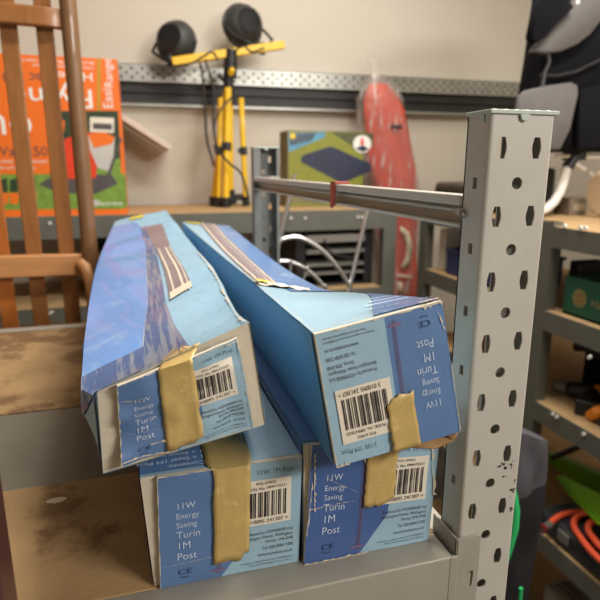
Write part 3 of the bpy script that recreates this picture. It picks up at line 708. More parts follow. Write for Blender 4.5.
# ---------------------------------------------------------------- orange mower box
M_or = mat('orange_print', S(236, 112, 26), .5, var=.02); M_or2 = mat('orange_side_print', S(225, 100, 30), .5, var=.03)
M_gr = mat('grass_print', S(120, 152, 58), .55, var=.22, scale=60); M_dkg = mat('hedge_print', S(44, 62, 34), .6, var=.35, scale=80)
M_wp = mat('white_print', S(236, 232, 224), .5, var=.01); M_grp = mat('grey_print', S(84, 78, 76), .5, var=.1); M_red = mat('red_orange_print', S(222, 62, 24), .5, var=.08)
M_lg = mat('light_grey_print', S(196, 190, 182), .5, var=.05); M_yg = mat('gold_print', S(196, 140, 40), .5, var=.03)
bx = thing('mower_box', (-.3, 1.9, ZC1), 'orange and green cardboard hover mower box on the back wall shelf behind the chair', 'box')
FY = 1.815; x0, x1 = -.66, -.0215; z0, z1 = ZC1, 1.7050
MB().box((x0, FY, z0), (x1, FY+.26, z1)).build('carton_body', M_or2, bx, bevel=.002)
fp = lambda h: (lambda a, b: Vector((a, FY-.0006-h, b)))
def img(mb, pts, h, Yp, plane=None):               # picture outline given where it is seen on the print, on plane y = Yp
    ps = [at(x, y, Y=Yp) for x, y in pts]; mb.add([(p.x, Yp-h, p.z) for p in ps], [tuple(range(len(ps)))]); return mb
zt_ = at(60, 112, Y=FY).z
def pan(pts, h, m, nm, par=bx, Yp=FY): return img(MB(), pts, h, Yp).build(nm, m, par, recalc=False)
MB().add([(x0, FY-.0005, zt_), (x1, FY-.0005, zt_), (x1, FY-.0005, z1), (x0, FY-.0005, z1)], [(0, 1, 2, 3)]).build('printed_panel', M_or, bx, recalc=False)
zg = at(60, 174, Y=FY).z; zo = at(60, 209, Y=FY).z
MB().add([(x0, FY-.0005, zg), (x1, FY-.0005, zg), (x1, FY-.0005, zt_), (x0, FY-.0005, zt_)], [(0, 1, 2, 3)]).build('printed_panel', M_or, bx, recalc=False)
MB().add([(x0, FY-.0005, zo), (x1, FY-.0005, zo), (x1, FY-.0005, zg), (x0, FY-.0005, zg)], [(0, 1, 2, 3)]).build('picture_panel', M_gr, bx, recalc=False)
MB().add([(x0, FY-.0005, z0+.001), (x1, FY-.0005, z0+.001), (x1, FY-.0005, zo), (x0, FY-.0005, zo)], [(0, 1, 2, 3)]).build('printed_panel', M_or, bx, recalc=False)
pan([(57, 111), (118, 111), (121, 165), (62, 176), (50, 174)], .0010, M_dkg, 'picture_panel')
pan([(64, 174), (120, 158), (124, 209), (66, 209)], .0013, M_gr, 'picture_panel')
pan([(39, 184), (60, 172), (112, 175), (118, 184), (95, 194), (60, 193)], .0016, M_grp, 'picture_mower')
pan([(62, 172), (63, 140), (80, 133), (100, 132), (96, 178), (66, 179)], .0019, M_red, 'picture_mower')
pan([(88, 136), (100, 132), (115, 138), (112, 172), (98, 168), (90, 150)], .0022, M_lg, 'picture_mower')
pan([(88, 134), (104, 132), (115, 137), (112, 144), (94, 148)], .0025, M_or, 'picture_mower')
pan([(120, 137), (122, 139), (108, 183), (100, 187), (98, 185), (106, 178)], .0028, M_grp, 'picture_mower')
for cx in (4, 14, 32): pan([(cx-5, 193), (cx+5, 193), (cx+4, 204), (cx-3, 204)], .0012, M_or, 'picture_inset'); pan([(cx-4, 180), (cx+3, 178), (cx+4, 192), (cx-4, 192)], .0012, M_dkg, 'picture_inset')
pan([(58, 118), (65, 121), (64, 132), (58, 129)], .0016, M_or, 'picture_inset')
pan([(90, 117), (114, 118), (114, 133), (90, 132)], .0022, M_label, 'sticker')
pan([(93, 123), (112, 124), (112, 130), (93, 129)], .0026, M_grp, 'sticker_print')
pan([(97, 58), (101, 58), (101, 111), (97, 111)], .0009, M_yg, 'gold_stripe')
def fl(nm, m, items):
    for s, px, py, hpx, kind, al in items:
        mb = MB()
        p = at(px, py, Y=FY); sz = hpx*1.8/570
        if kind == 'n': f = lambda a, b, p=p: (p.x+a, FY-.0014, p.z+b)
        elif kind == 'w': f = lambda a, b, p=p: (p.x-a*1.25, FY-.0014, p.z-b)
        elif kind == 'f': f = lambda a, b, p=p: (p.x-a, FY-.0014, p.z-b)
        else: f = lambda a, b, p=p: (p.x-b, FY-.0014, p.z+a)
        text(mb, s, f, 0, 0, sz, al); mb.build(nm, m, bx, recalc=False)
fl('lettering', M_wp, [('Flymo', 94, 90, 24, 'w', 'l'), ('Flymo', 33, 135, 38, 'n', 'r'), ('Hover', 93, 73, 11, 'w', 'l'), ('Easi', 113, 109, 12, 'v', 'l'), ('Range', 113, 88, 10.5, 'v', 'l'), ('Electric Hover Mower with Lawn Care', 94, 62, 4.2, 'f', 'l'), ('Collects grass clippings as you mow', 94, 67, 3.6, 'f', 'l'), ('collection hover mower', 48, 163, 5, 'n', 'r'), ('Lightweight and easy to use', 36, 169, 4, 'n', 'r'), ('Electrolux', 123, 205, 6, 'n', 'r')])
fl('lettering', M_grp, [('Hover Vac 250', 48, 156, 12.5, 'n', 'r'), ('Vac 250', 50, 74, 12, 'f', 'l')])
img(MB(), [(96+3.4*math.cos(a), 203+3.4*math.sin(a)) for a in (2*math.pi*i/16 for i in range(16))], .0017, FY).build('round_mark', M_lg, bx, recalc=False)

# ---------------------------------------------------------------- leaning board behind the mower box
a = at(121, 113, Y=2.085); b = at(172, 146, Y=2.085); d = (b-a).normalized(); nrm = Vector((d.z, 0, -d.x))
a = a - d*.12
M_board = mat('laminate_board', S(205, 195, 178), .6, var=.02)
mb = MB(); n = Vector((-d.z, 0, d.x)); n = n if n.z < 0 else -n
for o0, o1, y0, y1 in ((0, .018, 2.085, 2.28), ):
    vs = [Vector((p.x, y, p.z))+n*o for p in (a, b) for y in (y0, y1) for o in (o0, o1)]
    mb.add(vs, [(0,1,3,2),(4,6,7,5),(0,4,5,1),(2,3,7,6),(0,2,6,4),(1,5,7,3)])
lean = thing('laminate_panel', (a.x, 2.1, ZC1), 'pale laminate panel sloping down beside the orange mower box', 'panel')
mb.build('sloping_panel', M_board, lean, bevel=.002)
MB().box((a.x-.02, 2.09, ZC1), (a.x+.0, 2.27, a.z-.02)).build('side_panel', M_board, lean, bevel=.002)

# ---------------------------------------------------------------- work light tripod
M_yel = mat('yellow_paint', S(232, 186, 24), .4, var=.05, coat=.3)
tp = thing('work_light_tripod', (.35, 2.1, ZC1), 'folded yellow work light tripod with two black lamps on the back wall shelf', 'work light')
A = lambda x, y, Y=2.1: at(x, y, Y=Y)
def leg(x0, y0, x1, y1, Y0, Y1, r_):
    p = A(x0, y0, Y0); q = A(x1, y1, Y1); q.z = ZC1+.014
    lg = MB().tube([p, q], r_, 12).build('leg', M_yel, tp)
    MB().tube([q+Vector((0, 0, .022)), q+Vector((0, 0, -.013))], r_*1.35, 12).build('rubber_foot', M_black, lg)
    m = p.lerp(q, .5); dd = (q-p).normalized()
    MB().tube([m-dd*.014, m+dd*.014], r_*1.3, 12).box(m+Vector((-.02, -.008, -.008)), m+Vector((-.005, .008, .008))).build('clamp', M_black, lg)
leg(226, 90, 213, 207, 2.12, 2.10, .010); leg(228, 88, 226, 207, 2.06, 2.02, .0125); leg(241, 98, 246, 208, 2.10, 2.08, .0105)
leg(221, 98, 219, 207, 2.08, 2.05, .011)
p = A(230, 60); q = A(231, 196); MB().tube([p, q], .010, 12).build('centre_tube', M_yel, tp)
p = A(228, 76); q = A(230, 104); MB().tube([p, q], .019, 14).tube([A(226, 82), A(218, 74)], .009, 10).tube([A(231, 50), A(230, 78)], .024, 14).build('head_collar', M_black, tp)
MB().tube([A(232, 70, 2.06), A(231, 73, 2.04)], .010, 12).build('lock_knob', M_yel, tp)
MB().tube([A(230, 190), A(233, 204)], .016, 12).box(A(224, 198)+Vector((0, -.02, -.01)), A(246, 196)+Vector((0, .02, .008))).build('leg_spreader', M_black, tp)
p = A(172, 62); q = A(284, 45); cb = MB().bar(p, q, .028, .028).build('crossbar', M_yel, tp, bevel=.003)
M_lamp = mat('lamp_housing', S(52, 51, 50), .55, var=.1)
def lamp(cx, cy, rx, axis, scl, bx_, by_):
    c = A(cx, cy, 2.17); ax = Vector(axis).normalized()
    M = Matrix.Translation(c) @ ax.to_track_quat('Z', 'Y').to_matrix().to_4x4()
    R_ = rx
    hd = MB().lathe([(R_*.35, .055), (R_*.62, .05), (R_*.9, .028), (R_*1.0, .005), (R_*1.06, .003), (R_*1.06, -.012), (R_*.98, -.014), (R_*.96, -.006), (.001, -.006)], M, 32).build('lamp_head', M_lamp, tp)
    for k in range(-4, 5):
        y = k*R_*.13; hw = math.sqrt(max(0, (R_*.62)**2-y*y))
        MB().box((-hw, y-.0012, .04), (hw, y+.0012, .062), M).build('cooling_fin', M_lamp, hd)
    MB().lathe([(R_*.94, -.010), (R_*.94, -.0125), (.001, -.0125)], M, 28).build('lamp_glass', mat('lamp_lens', S(190, 195, 195), .15, var=.02, coat=.5), hd)
    e = A(bx_, by_, 2.125); side_ = M.to_3x3() @ Vector((1, 0, 0))
    MB().tube([c+side_*R_*1.08, c+side_*R_*1.12+(e-c)*.5, e+side_*.018, e, e-side_*.018, c-side_*R_*1.12+(e-c)*.5, c-side_*R_*1.08], .0055, 8).build('lamp_bracket', M_black, hd)
    MB().tube([e+Vector((0, 0, .018)), e+Vector((0, 0, -.022))], .012, 10).build('lamp_bracket', M_black, hd)
lamp(176, 42, .070, (-.55, -1, .15), 1, 170, 60)
lamp(243, 26, .074, (.30, -1, .15), 1, 262, 48)
M_cab = mat('cable_rubber', S(40, 38, 38), .6, var=.05)
def cable(pts, r_, par, nm='cable', sub=6):
    ps = [Vector(p) for p in pts]; o = []
    for i in range(len(ps)-1):
        a0 = ps[max(0, i-1)]; a1 = ps[i]; a2 = ps[i+1]; a3 = ps[min(len(ps)-1, i+2)]
        for k in range(sub):
            t = k/sub; o.append(.5*((2*a1)+(a2-a0)*t+(2*a0-5*a1+4*a2-a3)*t*t+(3*a1-a0-3*a2+a3)*t**3))
    o.append(ps[-1]); return MB().tube(o, r_, 8).build(nm, M_cab, par) if par else MB().tube(o, r_, 8)
cable([A(200, 62, 2.03), A(203, 80, 2.03), A(205, 110, 2.03), A(207, 140, 2.02), A(212, 158, 2.02), A(214, 166, 2.03)], .0042, tp)
cable([A(205, 60, 2.03), A(214, 90, 2.01), A(213, 120, 2.0), A(217, 146, 1.99), A(228, 162, 1.99), A(240, 172, 1.99), A(246, 188, 1.99), A(249, 204, 2.01)], .0042, tp)
cable([A(233, 96, 2.02), A(222, 108, 2.0), A(215, 122, 2.0), A(214, 132, 2.0)], .0036, tp)
cable([A(172, 66, 2.03), A(190, 64, 2.0), A(204, 56, 2.0), A(212, 52, 2.02), A(218, 60, 2.04)], .0036, tp)
cable([A(236, 50, 2.02), A(244, 46, 2.0), A(252, 52, 2.0), A(264, 48, 2.04)], .0036, tp)

# ---------------------------------------------------------------- airbed box
ab = thing('airbed_box', (.7, 2.05, ZC1), 'green airbed box picturing a navy mattress on grass, on the back wall shelf', 'box')
AY = 1.99
xa = at(289, 170, Y=AY).x; xb = .835; za = at(330, 131, Y=AY).z
MB().box((xa-.006, AY, ZC1), (xb, AY+.11, za)).build('carton_body', mat('olive_card', S(120, 112, 72), .7, var=.05), ab, bevel=.002)
mb = MB().add([(xa, AY-.0006, ZC1+.002), (xb-.002, AY-.0006, ZC1+.002), (xb-.002, AY-.0006, za-.003), (xa, AY-.0006, za-.003)], [(0, 1, 2, 3)])
mb.build('printed_panel', mat('lawn_print', S(132, 134, 42), .5, var=.12, scale=40), ab, recalc=False)
P2_ = lambda pts, h, m, nm: img(MB(), pts, h, AY).build(nm, m, ab, recalc=False)
P2_([(288, 133), (325, 132), (325, 137), (289, 152)], .0012, mat('blue_picture', S(88, 150, 180), .5, var=.2, scale=30), 'picture_inset')
P2_([(289, 134), (316, 133), (312, 140), (290, 146)], .0016, mat('grey_picture', S(70, 84, 96), .5, var=.2, scale=30), 'picture_inset')
P2_([(331, 132), (373, 133), (373, 146), (352, 146)], .0010, mat('foliage_picture', S(84, 88, 50), .5, var=.3, scale=50), 'picture_inset')
P2_([(301, 158), (303, 155), (328, 147), (333, 147), (371, 164), (371, 171), (345, 182), (340, 182), (301, 162)], .0015, mat('navy_picture', S(38, 44, 68), .5, var=.15, scale=60), 'picture_mattress')
P2_([(362+9*math.cos(a), 144+9*math.sin(a)) for a in (2*math.pi*i/20 for i in range(20))], .0018, M_wp, 'round_inset')
P2_([(355, 149), (362, 145), (369, 149), (363, 152)], .0022, MATS['navy_picture'], 'round_inset')
P2_([(361, 138), (363, 138), (364, 145), (360, 145)], .0022, M_red, 'round_inset')
P2_([(292.5+3*math.cos(a), 136+3*math.sin(a)) for a in (2*math.pi*i/14 for i in range(14))], .002, mat('yellow_print', S(228, 196, 40), .5), 'round_mark')
P2_([(288, 190), (373, 190), (373, 205), (288, 203)], .0012, mat('lower_band_print', S(120, 116, 78), .5, var=.15, scale=30), 'printed_band')
mb = MB()
for s, px, py, hp in (('AIRBED', 302, 201, 9), ('Double flocked', 340, 200, 5)):
    p = at(px, py, Y=AY); text(mb, s, lambda a, b, p=p: (p.x+a, AY-.0018, p.z+b), 0, 0, hp*2/570)
mb.build('lettering', M_grp, ab, recalc=False)

# ---------------------------------------------------------------- red roll in a clear bag
rr = thing('bagged_roll', (1.05, 2.17, 0), 'tall red fabric bundle in a clear plastic bag, knotted at the top, against the wall', 'bag')
M_redf = mat('red_fabric', S(214, 62, 36), .45, var=.2, scale=14, bump=.6, bscale=26, scuff_glint=S(226, 132, 104), sth=.60, sscale=16, stretch=(2.5, 1, .6))
def blob_column(pts, n=28, seed=0, fold=.08, m=None, name='', par=None, flatten=.6, freq=4):
    """pts: (x, y, z, halfwidth) stacked rings with soft folds"""
    mb = MB(); vs = []
    rows = []
    for i in range(len(pts)-1):
        for k in range(6):
            t = k/6; rows.append([pts[i][j]+(pts[i+1][j]-pts[i][j])*t for j in range(4)])
    rows.append(list(pts[-1]))
    for x, y, z, r_ in rows:
        for k in range(n):
            a = 2*math.pi*k/n; rr_ = r_*(1+fold*vnoise(math.cos(a)*freq+seed, math.sin(a)*freq, z*7)+fold*.6*math.sin(a*5+z*9+seed))
            vs.append((x+rr_*math.cos(a), y+rr_*flatten*math.sin(a), z))
    R_ = len(rows)
    fs = [(i*n+k, i*n+(k+1) % n, (i+1)*n+(k+1) % n, (i+1)*n+k) for i in range(R_-1) for k in range(n)]+[tuple(range(n)), tuple((R_-1)*n+k for k in range(n))]
    mb.add(vs, fs); return mb.build(name, m, par, sharp=80)
YR = 2.18
g = lambda x, y, hw: (at(x, y, Y=YR).x, YR, at(x, y, Y=YR).z, hw*YR/560)
blob_column([(1.10, YR, .002, .085), g(402, 290, 20), g(398, 250, 21), g(396, 200, 25), g(388, 150, 24), g(384, 110, 22), g(381, 96, 18), g(379, 84, 10)], seed=3, fold=.13, m=M_redf, name='fabric_bundle', par=rr, flatten=.5)
M_film = mat('clear_film', S(225, 215, 205), .12, var=.02, alpha=.17, spec=1, bump=1, bscale=30, scuff_glint=S(240, 232, 225), sth=.56, sscale=16, stretch=(3.5, 1, .45))  # pale, more opaque streaks paint highlights onto the wrinkled film
blob_column([(1.10, YR, .001, .089), g(401, 290, 22), g(398, 250, 23.5), g(396, 200, 27.5), g(386, 150, 28), g(380, 100, 25), g(379, 86, 18), g(377, 74, 7), g(375.5, 68, 3.5), g(374.5, 63, 6), g(374, 58, 6.5)], seed=5, fold=.15, m=M_film, name='plastic_bag', par=rr, flatten=.55, freq=6)
for pts in ([(384, 215), (391, 222), (394, 240), (393, 258), (388, 270), (384, 262), (386, 244), (384, 228)],):
    pass
M_whp = mat('white_pattern', S(222, 205, 178), .6, var=.05)
def decal(pts, nm, m, h=.062):
    ps = [at(x, y, Y=YR-h) for x, y in pts]
    return MB().add([tuple(p) for p in ps], [tuple(range(len(ps)))]).build(nm, m, rr, recalc=False, solid=.002)
decal([(401, 226), (409, 232), (413, 246), (411, 262), (404, 270), (401, 266), (406, 256), (407, 245), (404, 235), (400, 232)], 'white_print', M_whp)
decal([(397, 274), (412, 276), (412, 279), (397, 277)], 'white_print', M_whp); decal([(398, 282), (402, 282), (404, 296), (400, 296)], 'white_print', M_whp)
decal([(384, 215), (381, 240), (379, 262), (384, 268)], 'white_print', M_whp)
decal([(391, 124), (402, 125), (402, 129), (391, 128)], 'dark_print', M_grp, .058)

# ---------------------------------------------------------------- black rack on the second level
pr_ = thing('electronics_rack', (.71, 1.95, ZC2), 'black equipment rack with grey trays on the second level, seen through the wire frame', 'rack')
PX0, PX1, PY = .535, .830, 1.86
MB().box((PX0, PY+.01, ZC2), (PX0+.035, 2.2, 1.182)).box((PX1-.035, PY+.01, ZC2), (PX1, 2.2, 1.182)).box((PX0, 2.18, ZC2), (PX1, 2.2, 1.182)).box((PX0, PY+.01, 1.172), (PX1, 2.2, 1.184)).box((PX0, PY+.01, ZC2), (PX1, 2.2, ZC2+.008)).build('cabinet', M_black, pr_, bevel=.002)
M_tray = mat('grey_tray', S(120, 116, 108), .5, var=.1)
for z, h, m in ((1.138, .028, M_lg), (1.098, .014, M_tray), (1.052, .010, M_tray), (1.022, .008, M_tray)):
    MB().box((PX0+.037, PY, z), (PX1-.037, 2.17, z+h)).build('tray', m, pr_, bevel=.002)
cable([(PX0+.10, PY-.005, 1.15), (PX0+.13, PY-.012, 1.10), (PX0+.2, PY-.015, 1.085), (PX1-.07, PY-.012, 1.10), (PX1-.05, PY-.004, 1.13)], .003, pr_)

# left of the boxes on the second level
MB_ = MB
o = thing('small_carton', (-.06, 1.9, ZC2), 'small brown cardboard box on the second level seen between the chair and the blue boxes', 'box')
MB().box((-.150, 1.84, ZC2), (-.02, 2.0, 1.125)).build('carton_body', mat('orange_card', S(170, 104, 48), .8, var=.06), o, bevel=.002)
for z in (1.085, 1.045): MB().box((-.078, 1.8385, z-.008), (-.06, 1.8395, z+.008)).build('sticker', M_wp, o)
o = thing('black_case', (.02, 1.9, ZC2), 'black plastic case behind the small brown cardboard box', 'case')
MB().box((-.145, 2.03, ZC2), (.10, 2.20, 1.195)).build('case_body', M_black, o, bevel=.006); MB().bar((-.06, 2.022, 1.15), (.02, 2.022, 1.15), .01, .014).build('handle', M_black, o)

# ---------------------------------------------------------------- chrome wire frame behind the unit
wf = thing('wire_frame', (.43, 1.3, 0), 'chrome wire frame with arched rods standing behind the blue boxes', 'wire frame')
W = lambda x, y, Y=1.3: at(x, y, Y=Y)
def rod(pts, r_, nm='rod'):
    return MB().tube(pts, r_, 10).build(nm, M_chrome, wf)
p, q = W(290, 195), W(275, 262); d = (q-p); rod([p-d*.3, p+d*(p.z/-d.z)*.0+d*3.0], .0055)
p, q = W(367, 212), W(349, 290); d = (q-p); rod([p-d*.3, p+d*2.6], .0055)
def arc(cpts, r_, Y=1.3, sub=6):
    ps = [W(x, y, Y) for x, y in cpts]; o = []
    for i in range(len(ps)-1):
        a0 = ps[max(0, i-1)]; a1 = ps[i]; a2 = ps[i+1]; a3 = ps[min(len(ps)-1, i+2)]
        for k in range(sub):
            t = k/sub; o.append(.5*((2*a1)+(a2-a0)*t+(2*a0-5*a1+4*a2-a3)*t*t+(3*a1-a0-3*a2+a3)*t**3))
    o.append(ps[-1]); return rod(o, r_, 'arched_rod')
arc([(272, 246), (281, 240), (297, 237), (312, 243), (326, 254), (338, 268), (350, 287), (356, 300)], .0058)
arc([(274, 263), (284, 261), (297, 264), (310, 272), (322, 284), (330, 296)], .0050, 1.29)
for a_, b_ in (((291, 262), (290, 278)), ((307, 268), (302, 286)), ((325, 286), (318, 300))):
    rod([W(*a_, 1.29), W(*b_, 1.29)], .0035)
    MB().lathe([(.0001, -.006), (.005, -.003), (.006, 0), (.005, .003), (.0001, .006)], Matrix.Translation(W(*a_, 1.285)), 10).build('rod_knob', M_chrome, wf)
a_, b_ = W(275, 262), W(349, 290)
bz = .02
rod([(.19, 1.3, bz), (.46, 1.3, bz)], .006); rod([(.25, 1.05+.22, bz), (.25, 1.33, bz)], .006)

# ---------------------------------------------------------------- things on the right-hand shelving
ZD1, ZD2, ZD3, ZD4, ZD5 = LV
# bag seat with tubes on the top
sg = thing('folding_seat', (1.25, 1.35, ZD1), 'black and grey padded folding seat on white tubular legs, top right on the shelving', 'folding seat')
M_bf = mat('black_fabric', S(15, 15, 19), .9, spec=.15, var=.12, scale=30, bump=.3, bscale=300)
M_gf = mat('grey_fabric', S(96, 92, 90), .9, var=.08, scale=40, bump=.3, bscale=400)
BY = 1.35
def cushion(pts, Y0, th, nm, m, par, inset=.012):
    ps = [at(x, y, Y=Y0) for x, y in pts]; c = sum(ps, Vector())/len(ps); n = len(ps); vs = []
    rings = [(-0.0, .0), (-.35*0, 0)]
    prof = [(0.94, 0), (.985, .15), (1, .5), (.985, .85), (.94, 1)]
    for s_, f in prof:
        for p in ps: q_ = c+(p-c)*s_; vs.append((q_.x, Y0-(1-f)*th, q_.z))
    fs = [(i*n+k, i*n+(k+1) % n, (i+1)*n+(k+1) % n, (i+1)*n+k) for i in range(4) for k in range(n)]+[tuple(range(n-1, -1, -1)), tuple(4*n+k for k in range(n))]
    return MB().add(vs, fs).build(nm, m, par, sharp=60)
cushion([(513, 103), (520, 60), (528, 2), (532, -30), (580, -60), (660, -60), (660, 60), (655, 146), (640, 153), (530, 153), (514, 148)], BY, .09, 'seat_back', M_bf, sg)
cushion([(527, 53), (529, 50), (545, 30), (560, 12), (577, -8), (592, -20), (606, -16), (604, 6), (596, 22), (585, 36), (572, 46), (556, 53), (540, 55)], BY-.085-.013, .02, 'head_pad', M_gf, sg)
cushion([(516, 96), (522, 91), (545, 86), (567, 83), (573, 86), (574, 94), (566, 130), (556, 150), (520, 150), (512, 120)], BY-.085-.011, .018, 'seat_pad', M_gf, sg)
cushion([(576, 90), (600, 84), (640, 80), (640, 148), (572, 150)], BY-.085-.008, .02, 'side_panel', M_bf, sg)
cushion([(511, 20), (527, 0), (545, -6), (556, 6), (545, 22), (532, 40), (524, 44)], BY-.02, .03, 'collar_flap', M_bf, sg) if False else None
p = [at(x, y, Y=BY-.085-.018) for x, y in ((548, 52), (549, 62), (544, 74), (542, 88), (539, 102))]
MB().tube(p, .0055, 8).build('strap', M_black, sg)
p = [at(x, y, Y=BY-.085-.015) for x, y in ((540, 75), (556, 76), (575, 72), (600, 60))]
MB().tube(p, .004, 8).build('seam_piping', M_black, sg)
cushion([(531, 2), (540, -4), (552, -2), (562, 4), (566, 10), (556, 20), (546, 30), (538, 40), (528, 46), (524, 40), (528, 20)], BY-.085-.022, .03, 'side_wing', M_bf, sg)
q = at(577, 2, Y=BY-.085-.03); MB().lathe([(.0001, -.004), (.006, -.003), (.007, 0), (.006, .003), (.0001, .004)], Matrix.Translation(q) @ Matrix.Rotation(math.pi/2, 4, 'X'), 14).build('rivet', M_white, sg)
TB = lambda x, y, Y=1.31: at(x, y, Y=Y)
MB().tube([TB(556, 156), TB(573, 156)], .0055, 10).build('frame_tube', M_white, sg)
MB().tube([TB(582, 156), TB(600, 157), TB(650, 159)], .0075, 10).build('frame_tube', M_white, sg)
MB().tube([TB(578, 152), TB(572, 160), TB(567, 168)], .016, 12).box(TB(570, 158)+Vector((0, -.01, -.006)), TB(584, 154)+Vector((0, .03, .006))).build('frame_joint', M_black, sg)
pts = [TB(567, 167), TB(564, 180), TB(560, 192), TB(554, 202), TB(546, 209), TB(536, 212), TB(524, 213)]
pts[-1].z = pts[-2].z = ZD1+.0135; pts[-3].z = max(pts[-3].z, ZD1+.018)
MB().tube(pts, .0125, 14).build('leg', M_white, sg)
MB().tube([TB(574, 163), TB(585, 170)], .007, 10).tube([TB(588, 172), TB(592, 175)], .006, 10).build('frame_link', M_white, sg)
MB().tube([TB(556, 182, 1.36), TB(566, 187, 1.36)], .005, 10).build('frame_link', M_white, sg)
q = TB(606, 196, 1.24); q.z = ZD1+.066
wl = MB().lathe([(.02, -.012), (.055, -.014), (.063, -.008), (.066, 0), (.063, .008), (.055, .014), (.02, .012)], Matrix.Translation(q) @ Matrix.Rotation(math.radians(82), 4, 'Y'), 30).build('wheel', mat('cream_plastic', S(214, 190, 160), .5, var=.03), sg)
mb = MB(); 
q = at(556, 182, Y=1.5); MB().box((1.055, 1.37, ZD1), (1.18, 1.45, ZD1+.135)).build('tool_bag', M_black, bevel=.012)
tag(C.objects['tool_bag'], 'small black bag on the top shelf behind the white tubular leg', 'bag')
bxo = thing('small_tin', (1.2, 1.3, ZD1), 'small brown box on the top shelf under the black folding seat', 'box')
q = at(579, 203, Y=1.33); MB().box((q.x-.03, 1.33, ZD1), (q.x+.03, 1.40, ZD1+.05)).build('box_body', mat('brown_card', S(120, 106, 88), .7), bxo, bevel=.003)
MB().box((q.x-.018, 1.3288, ZD1+.015), (q.x+.02, 1.3295, ZD1+.033)).build('sticker', mat('beige_print', S(170, 155, 130), .6), bxo)
# dark case on the far bay, top
cs = thing('dark_tool_case', (1.1, 1.5, ZD1), 'long dark brown case on the far top shelf beside the back wall', 'case')
MB().box((.965, 1.47, ZD1), (1.16, 1.69, 1.352)).build('case_body', mat('dark_brown_plastic', S(70, 62, 54), .45, var=.15, scale=10), cs, bevel=.012)
MB().box((.963, 1.48, 1.325), (1.162, 1.68, 1.329)).build('lid_seam', M_black, cs)
# blue box on far bay, second level
bb_ = thing('blue_crate', (1.05, 1.5, ZD2), 'navy blue plastic crate with packets in it, on the far bay of the right-hand shelving', 'crate')
M_navy = mat('navy_plastic', S(46, 58, 98), .5, var=.12, scale=20)
mb = MB(); bx0, bx1, by0, by1, bz0, bz1 = .975, 1.20, 1.33, 1.60, ZD2, ZD2+.085
mb.box((bx0, by0, bz0), (bx1, by1, bz0+.004)).box((bx0, by0, bz0), (bx0+.004, by1, bz1)).box((bx1-.004, by0, bz0), (bx1, by1, bz1)).box((bx0, by0, bz0), (bx1, by0+.004, bz1)).box((bx0, by1-.004, bz0), (bx1, by1, bz1))
mb.box((bx0-.006, by0-.006, bz1-.008), (bx0+.004, by1+.006, bz1)).box((bx1-.004, by0-.006, bz1-.008), (bx1+.006, by1+.006, bz1)); mb.build('crate_body', M_navy, bb_, bevel=.001)
rnd = random.Random(5)
for i, (m, nm) in enumerate(((mat('purple_card', S(70, 48, 110), .5), 'purple carton lying in the navy crate'), (mat('pink_card', S(196, 170, 176), .5), 'pale pink packet tilted in the navy crate'), (mat('violet_card', S(52, 44, 92), .5), 'dark violet carton at the far end of the navy crate'))):
    y = by0+.022+i*.078; M = Matrix.Translation((1.06, y+.03, bz0+.07)) @ Euler((.12*i-.1, .15-.1*i, .1*i)).to_matrix().to_4x4()
    o = MB().box((-.06, -.034, -.055), (.06, .034, .042 if i != 1 else .025), M).build('packet', m, bevel=.003); tag(o, nm, 'packet')
wb = MB().box((1.0, 1.655, ZD2), (1.38, 1.695, 1.195)).build('lit_wall_panel', M_white, bevel=.003); tag(wb, 'white panel standing for the lit wall at the far end beyond the navy crate', 'board')  # white slab put in as the brightly lit wall panel

# second level near bay: green crate
gc = thing('green_crate', (1.05, 1.0, ZD2), 'dark green wooden crate with a round emblem on the second level of the right shelving', 'crate')
M_green = mat('green_paint', S(26, 82, 62), .5, var=.12, scale=20); M_gold = mat('gold_emblem', S(150, 134, 82), .5, var=.1)
gx0, gx1, gy0, gy1, gz0, gz1 = .975, 1.27, .70, 1.068, ZD2, ZD2+.092
mb = MB().box((gx0, gy0, gz0), (gx1, gy1, gz0+.008)).box((gx0, gy0, gz0), (gx0+.008, gy1, gz1)).box((gx1-.008, gy0, gz0), (gx1, gy1, gz1)).box((gx0+.008, gy0, gz0), (gx1-.008, gy0+.008, gz1)).box((gx0+.008, gy1-.008, gz0), (gx1-.008, gy1, gz1))
mb.build('crate_body', M_green, gc, bevel=.0015)
gm = lambda a, b, h=.0006: (gx0-h, gy1-a, gz0+b)
mb = MB(); 
vs, fs = flat([disc(.050, .047, .021, 26), disc(.050, .047, .0175, 26)]); mb.add([gm(v.x, v.y) for v in vs], fs)
vs, fs = flat([disc(.050, .047, .0155, 26)]); mb.add([gm(v.x, v.y) for v in vs], fs)
mb.build('round_emblem', M_gold, gc, recalc=False)
mb = MB()
for k in range(8):
    a = k*math.pi/4; c_, s_ = .050+.008*math.cos(a), .047+.008*math.sin(a); mb.add([gm(c_+.003*math.cos(t_), s_+.003*math.sin(t_), .001) for t_ in (math.pi*j/4 for j in range(8))], [tuple(range(8))])
mb.build('emblem_petals', mat('emblem_red', S(120, 60, 40), .5), gc, recalc=False)
mb = MB(); text(mb, 'Heathcote & Ivory'[:0] or 'Handmade', lambda a, b: gm(.086+a, .035+b), 0, 0, .026); mb.build('lettering', M_gold, gc, recalc=False)
o = MB().box((1.0, .74, gz0+.010), (1.2, 1.02, gz0+.07), Matrix.Identity(4)).build('paper_stack', M_wp, bevel=.006); tag(o, 'white paper bundle lying inside the green crate', 'paper')
o = MB().box((1.02, 1.04+.035, ZD2), (1.10, 1.11, ZD2+.12)).build('speaker_box', M_black, bevel=.004); tag(o, 'small black box between the post and the green crate', 'box')
